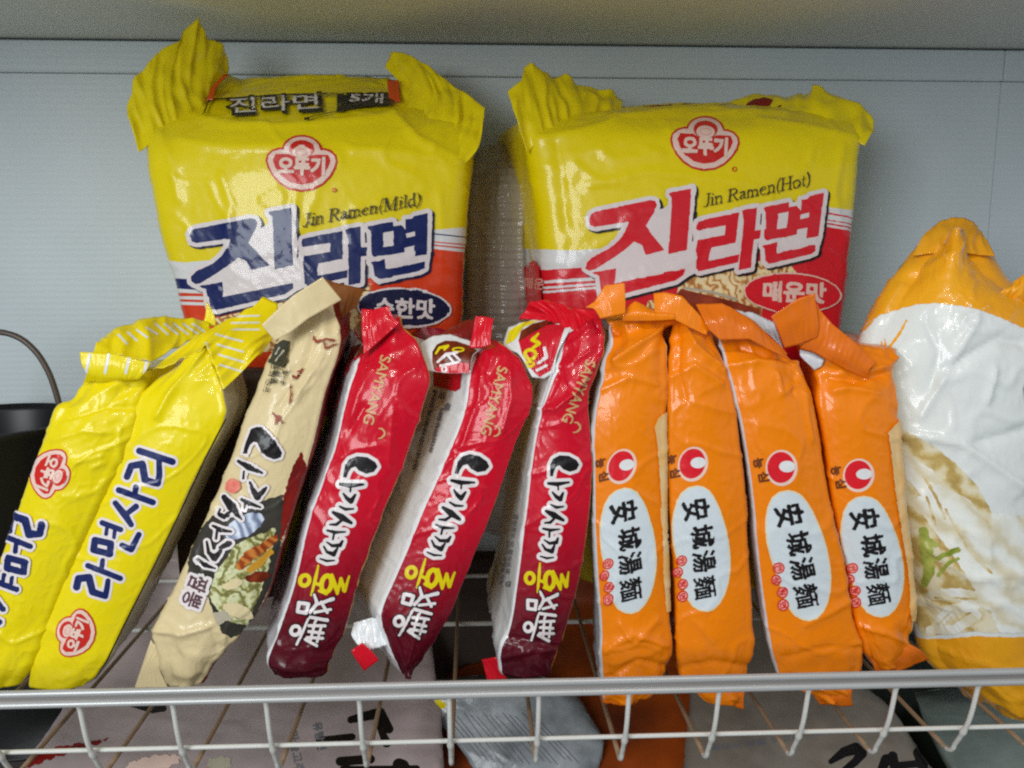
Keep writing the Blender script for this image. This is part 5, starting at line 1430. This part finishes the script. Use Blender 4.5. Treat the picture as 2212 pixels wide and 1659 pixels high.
decal('golden_print', tg, [([('p', [(1500, 2465), (1560, 2478), (1700, 2480), (1900, 2462), (2100, 2470), (2600, 2460), (2600, 3200), (1400, 3200)])], 0, M['udon_y'])], step=1.3, xf=T3, wob=0.5)
decal('noodle_picture', tg, [([('p', [(1380, 1150), (1440, 1130), (1600, 1210), (1750, 1330), (1900, 1480), (2000, 1659), (2060, 1800), (2200, 1900), (2200, 2440), (2000, 2440), (1900, 2430), (1720, 2445), (1560, 2470), (1480, 2300), (1420, 1800)])], 0, M['udon_broth']),
                             ([('v', [(1420, 1330, 60), (1560, 1440, 80), (1640, 1560, 70)]), ('v', [(1620, 1520, 60), (1800, 1650, 90), (1950, 1900, 110), (2100, 2200, 120)]), ('v', [(1560, 1600, 50), (1800, 1880, 75), (1980, 2130, 90)]),
                               ('v', [(1620, 2190, 34), (1800, 2190, 40), (2000, 2240, 50)]), ('v', [(1640, 2400, 30), (1720, 2300, 34), (1880, 2260, 40)]), ('v', [(1600, 2420, 26), (1760, 2420, 30), (1900, 2330, 34)]), ('v', [(1620, 1880, 24), (1680, 1960, 26)]), ('p', [(2000, 1659), (2300, 1700), (2300, 2440), (2050, 2440), (1950, 2200)])], 0, M['udon_n']),
                             ([('s', 9, [(1560, 1420), (1640, 1560), (1700, 1700)]), ('s', 8, [(1700, 1640), (1850, 1900), (2000, 2060)]), ('s', 8, [(1640, 2210), (1900, 2220)]), ('s', 7, [(1660, 2380), (1760, 2290)]), ('s', 8, [(1580, 1560), (1640, 1740)])], 0, M['udon_broth']),
                             ([('v', [(1560, 1780, 30), (1580, 1900, 40), (1600, 2040, 36), (1570, 2120, 24)]), ('v', [(1640, 1960, 16), (1780, 1900, 18)]), ('v', [(1660, 2060, 12), (1720, 1990, 14), (1780, 1960, 10)]), ('e', 1620, 1860, 40, 24, 40)], 0, M['green'])], step=1.3, xf=T3, wob=0.5)
decal('lettering', tg, [([('v', [(2218, 826, 4), (2213, 842, 4), (2217, 862, 4)])], 0, M['black'])], step=0.9)
sheet('end_seal', Fb, M['udon_y'], [[(2130, 640, .432), (2180, 655, .430), (2260, 680, .428)], [(2160, 630, .428), (2200, 622, .426), (2260, 640, .426)], [(2176, 628, .430), (2190, 606, .430), (2216, 588, .430), (2270, 600, .430)]], nu=40, nv=18, rough=0.002, seed=92)
sheet('end_seal', Fb, M['udon_y'], [[(1972, 552, .4445), (2030, 545, .4425), (2090, 545, .4425), (2146, 556, .445)], [(1992, 514, .449), (2035, 500, .4475), (2090, 502, .4475), (2134, 524, .449)], [(2012, 492, .453), (2030, 480, .453), (2052, 470, .453), (2085, 471, .453), (2108, 482, .454), (2126, 508, .454)]], nu=60, nv=18, rough=0.0016, seed=93, fold=0.7)
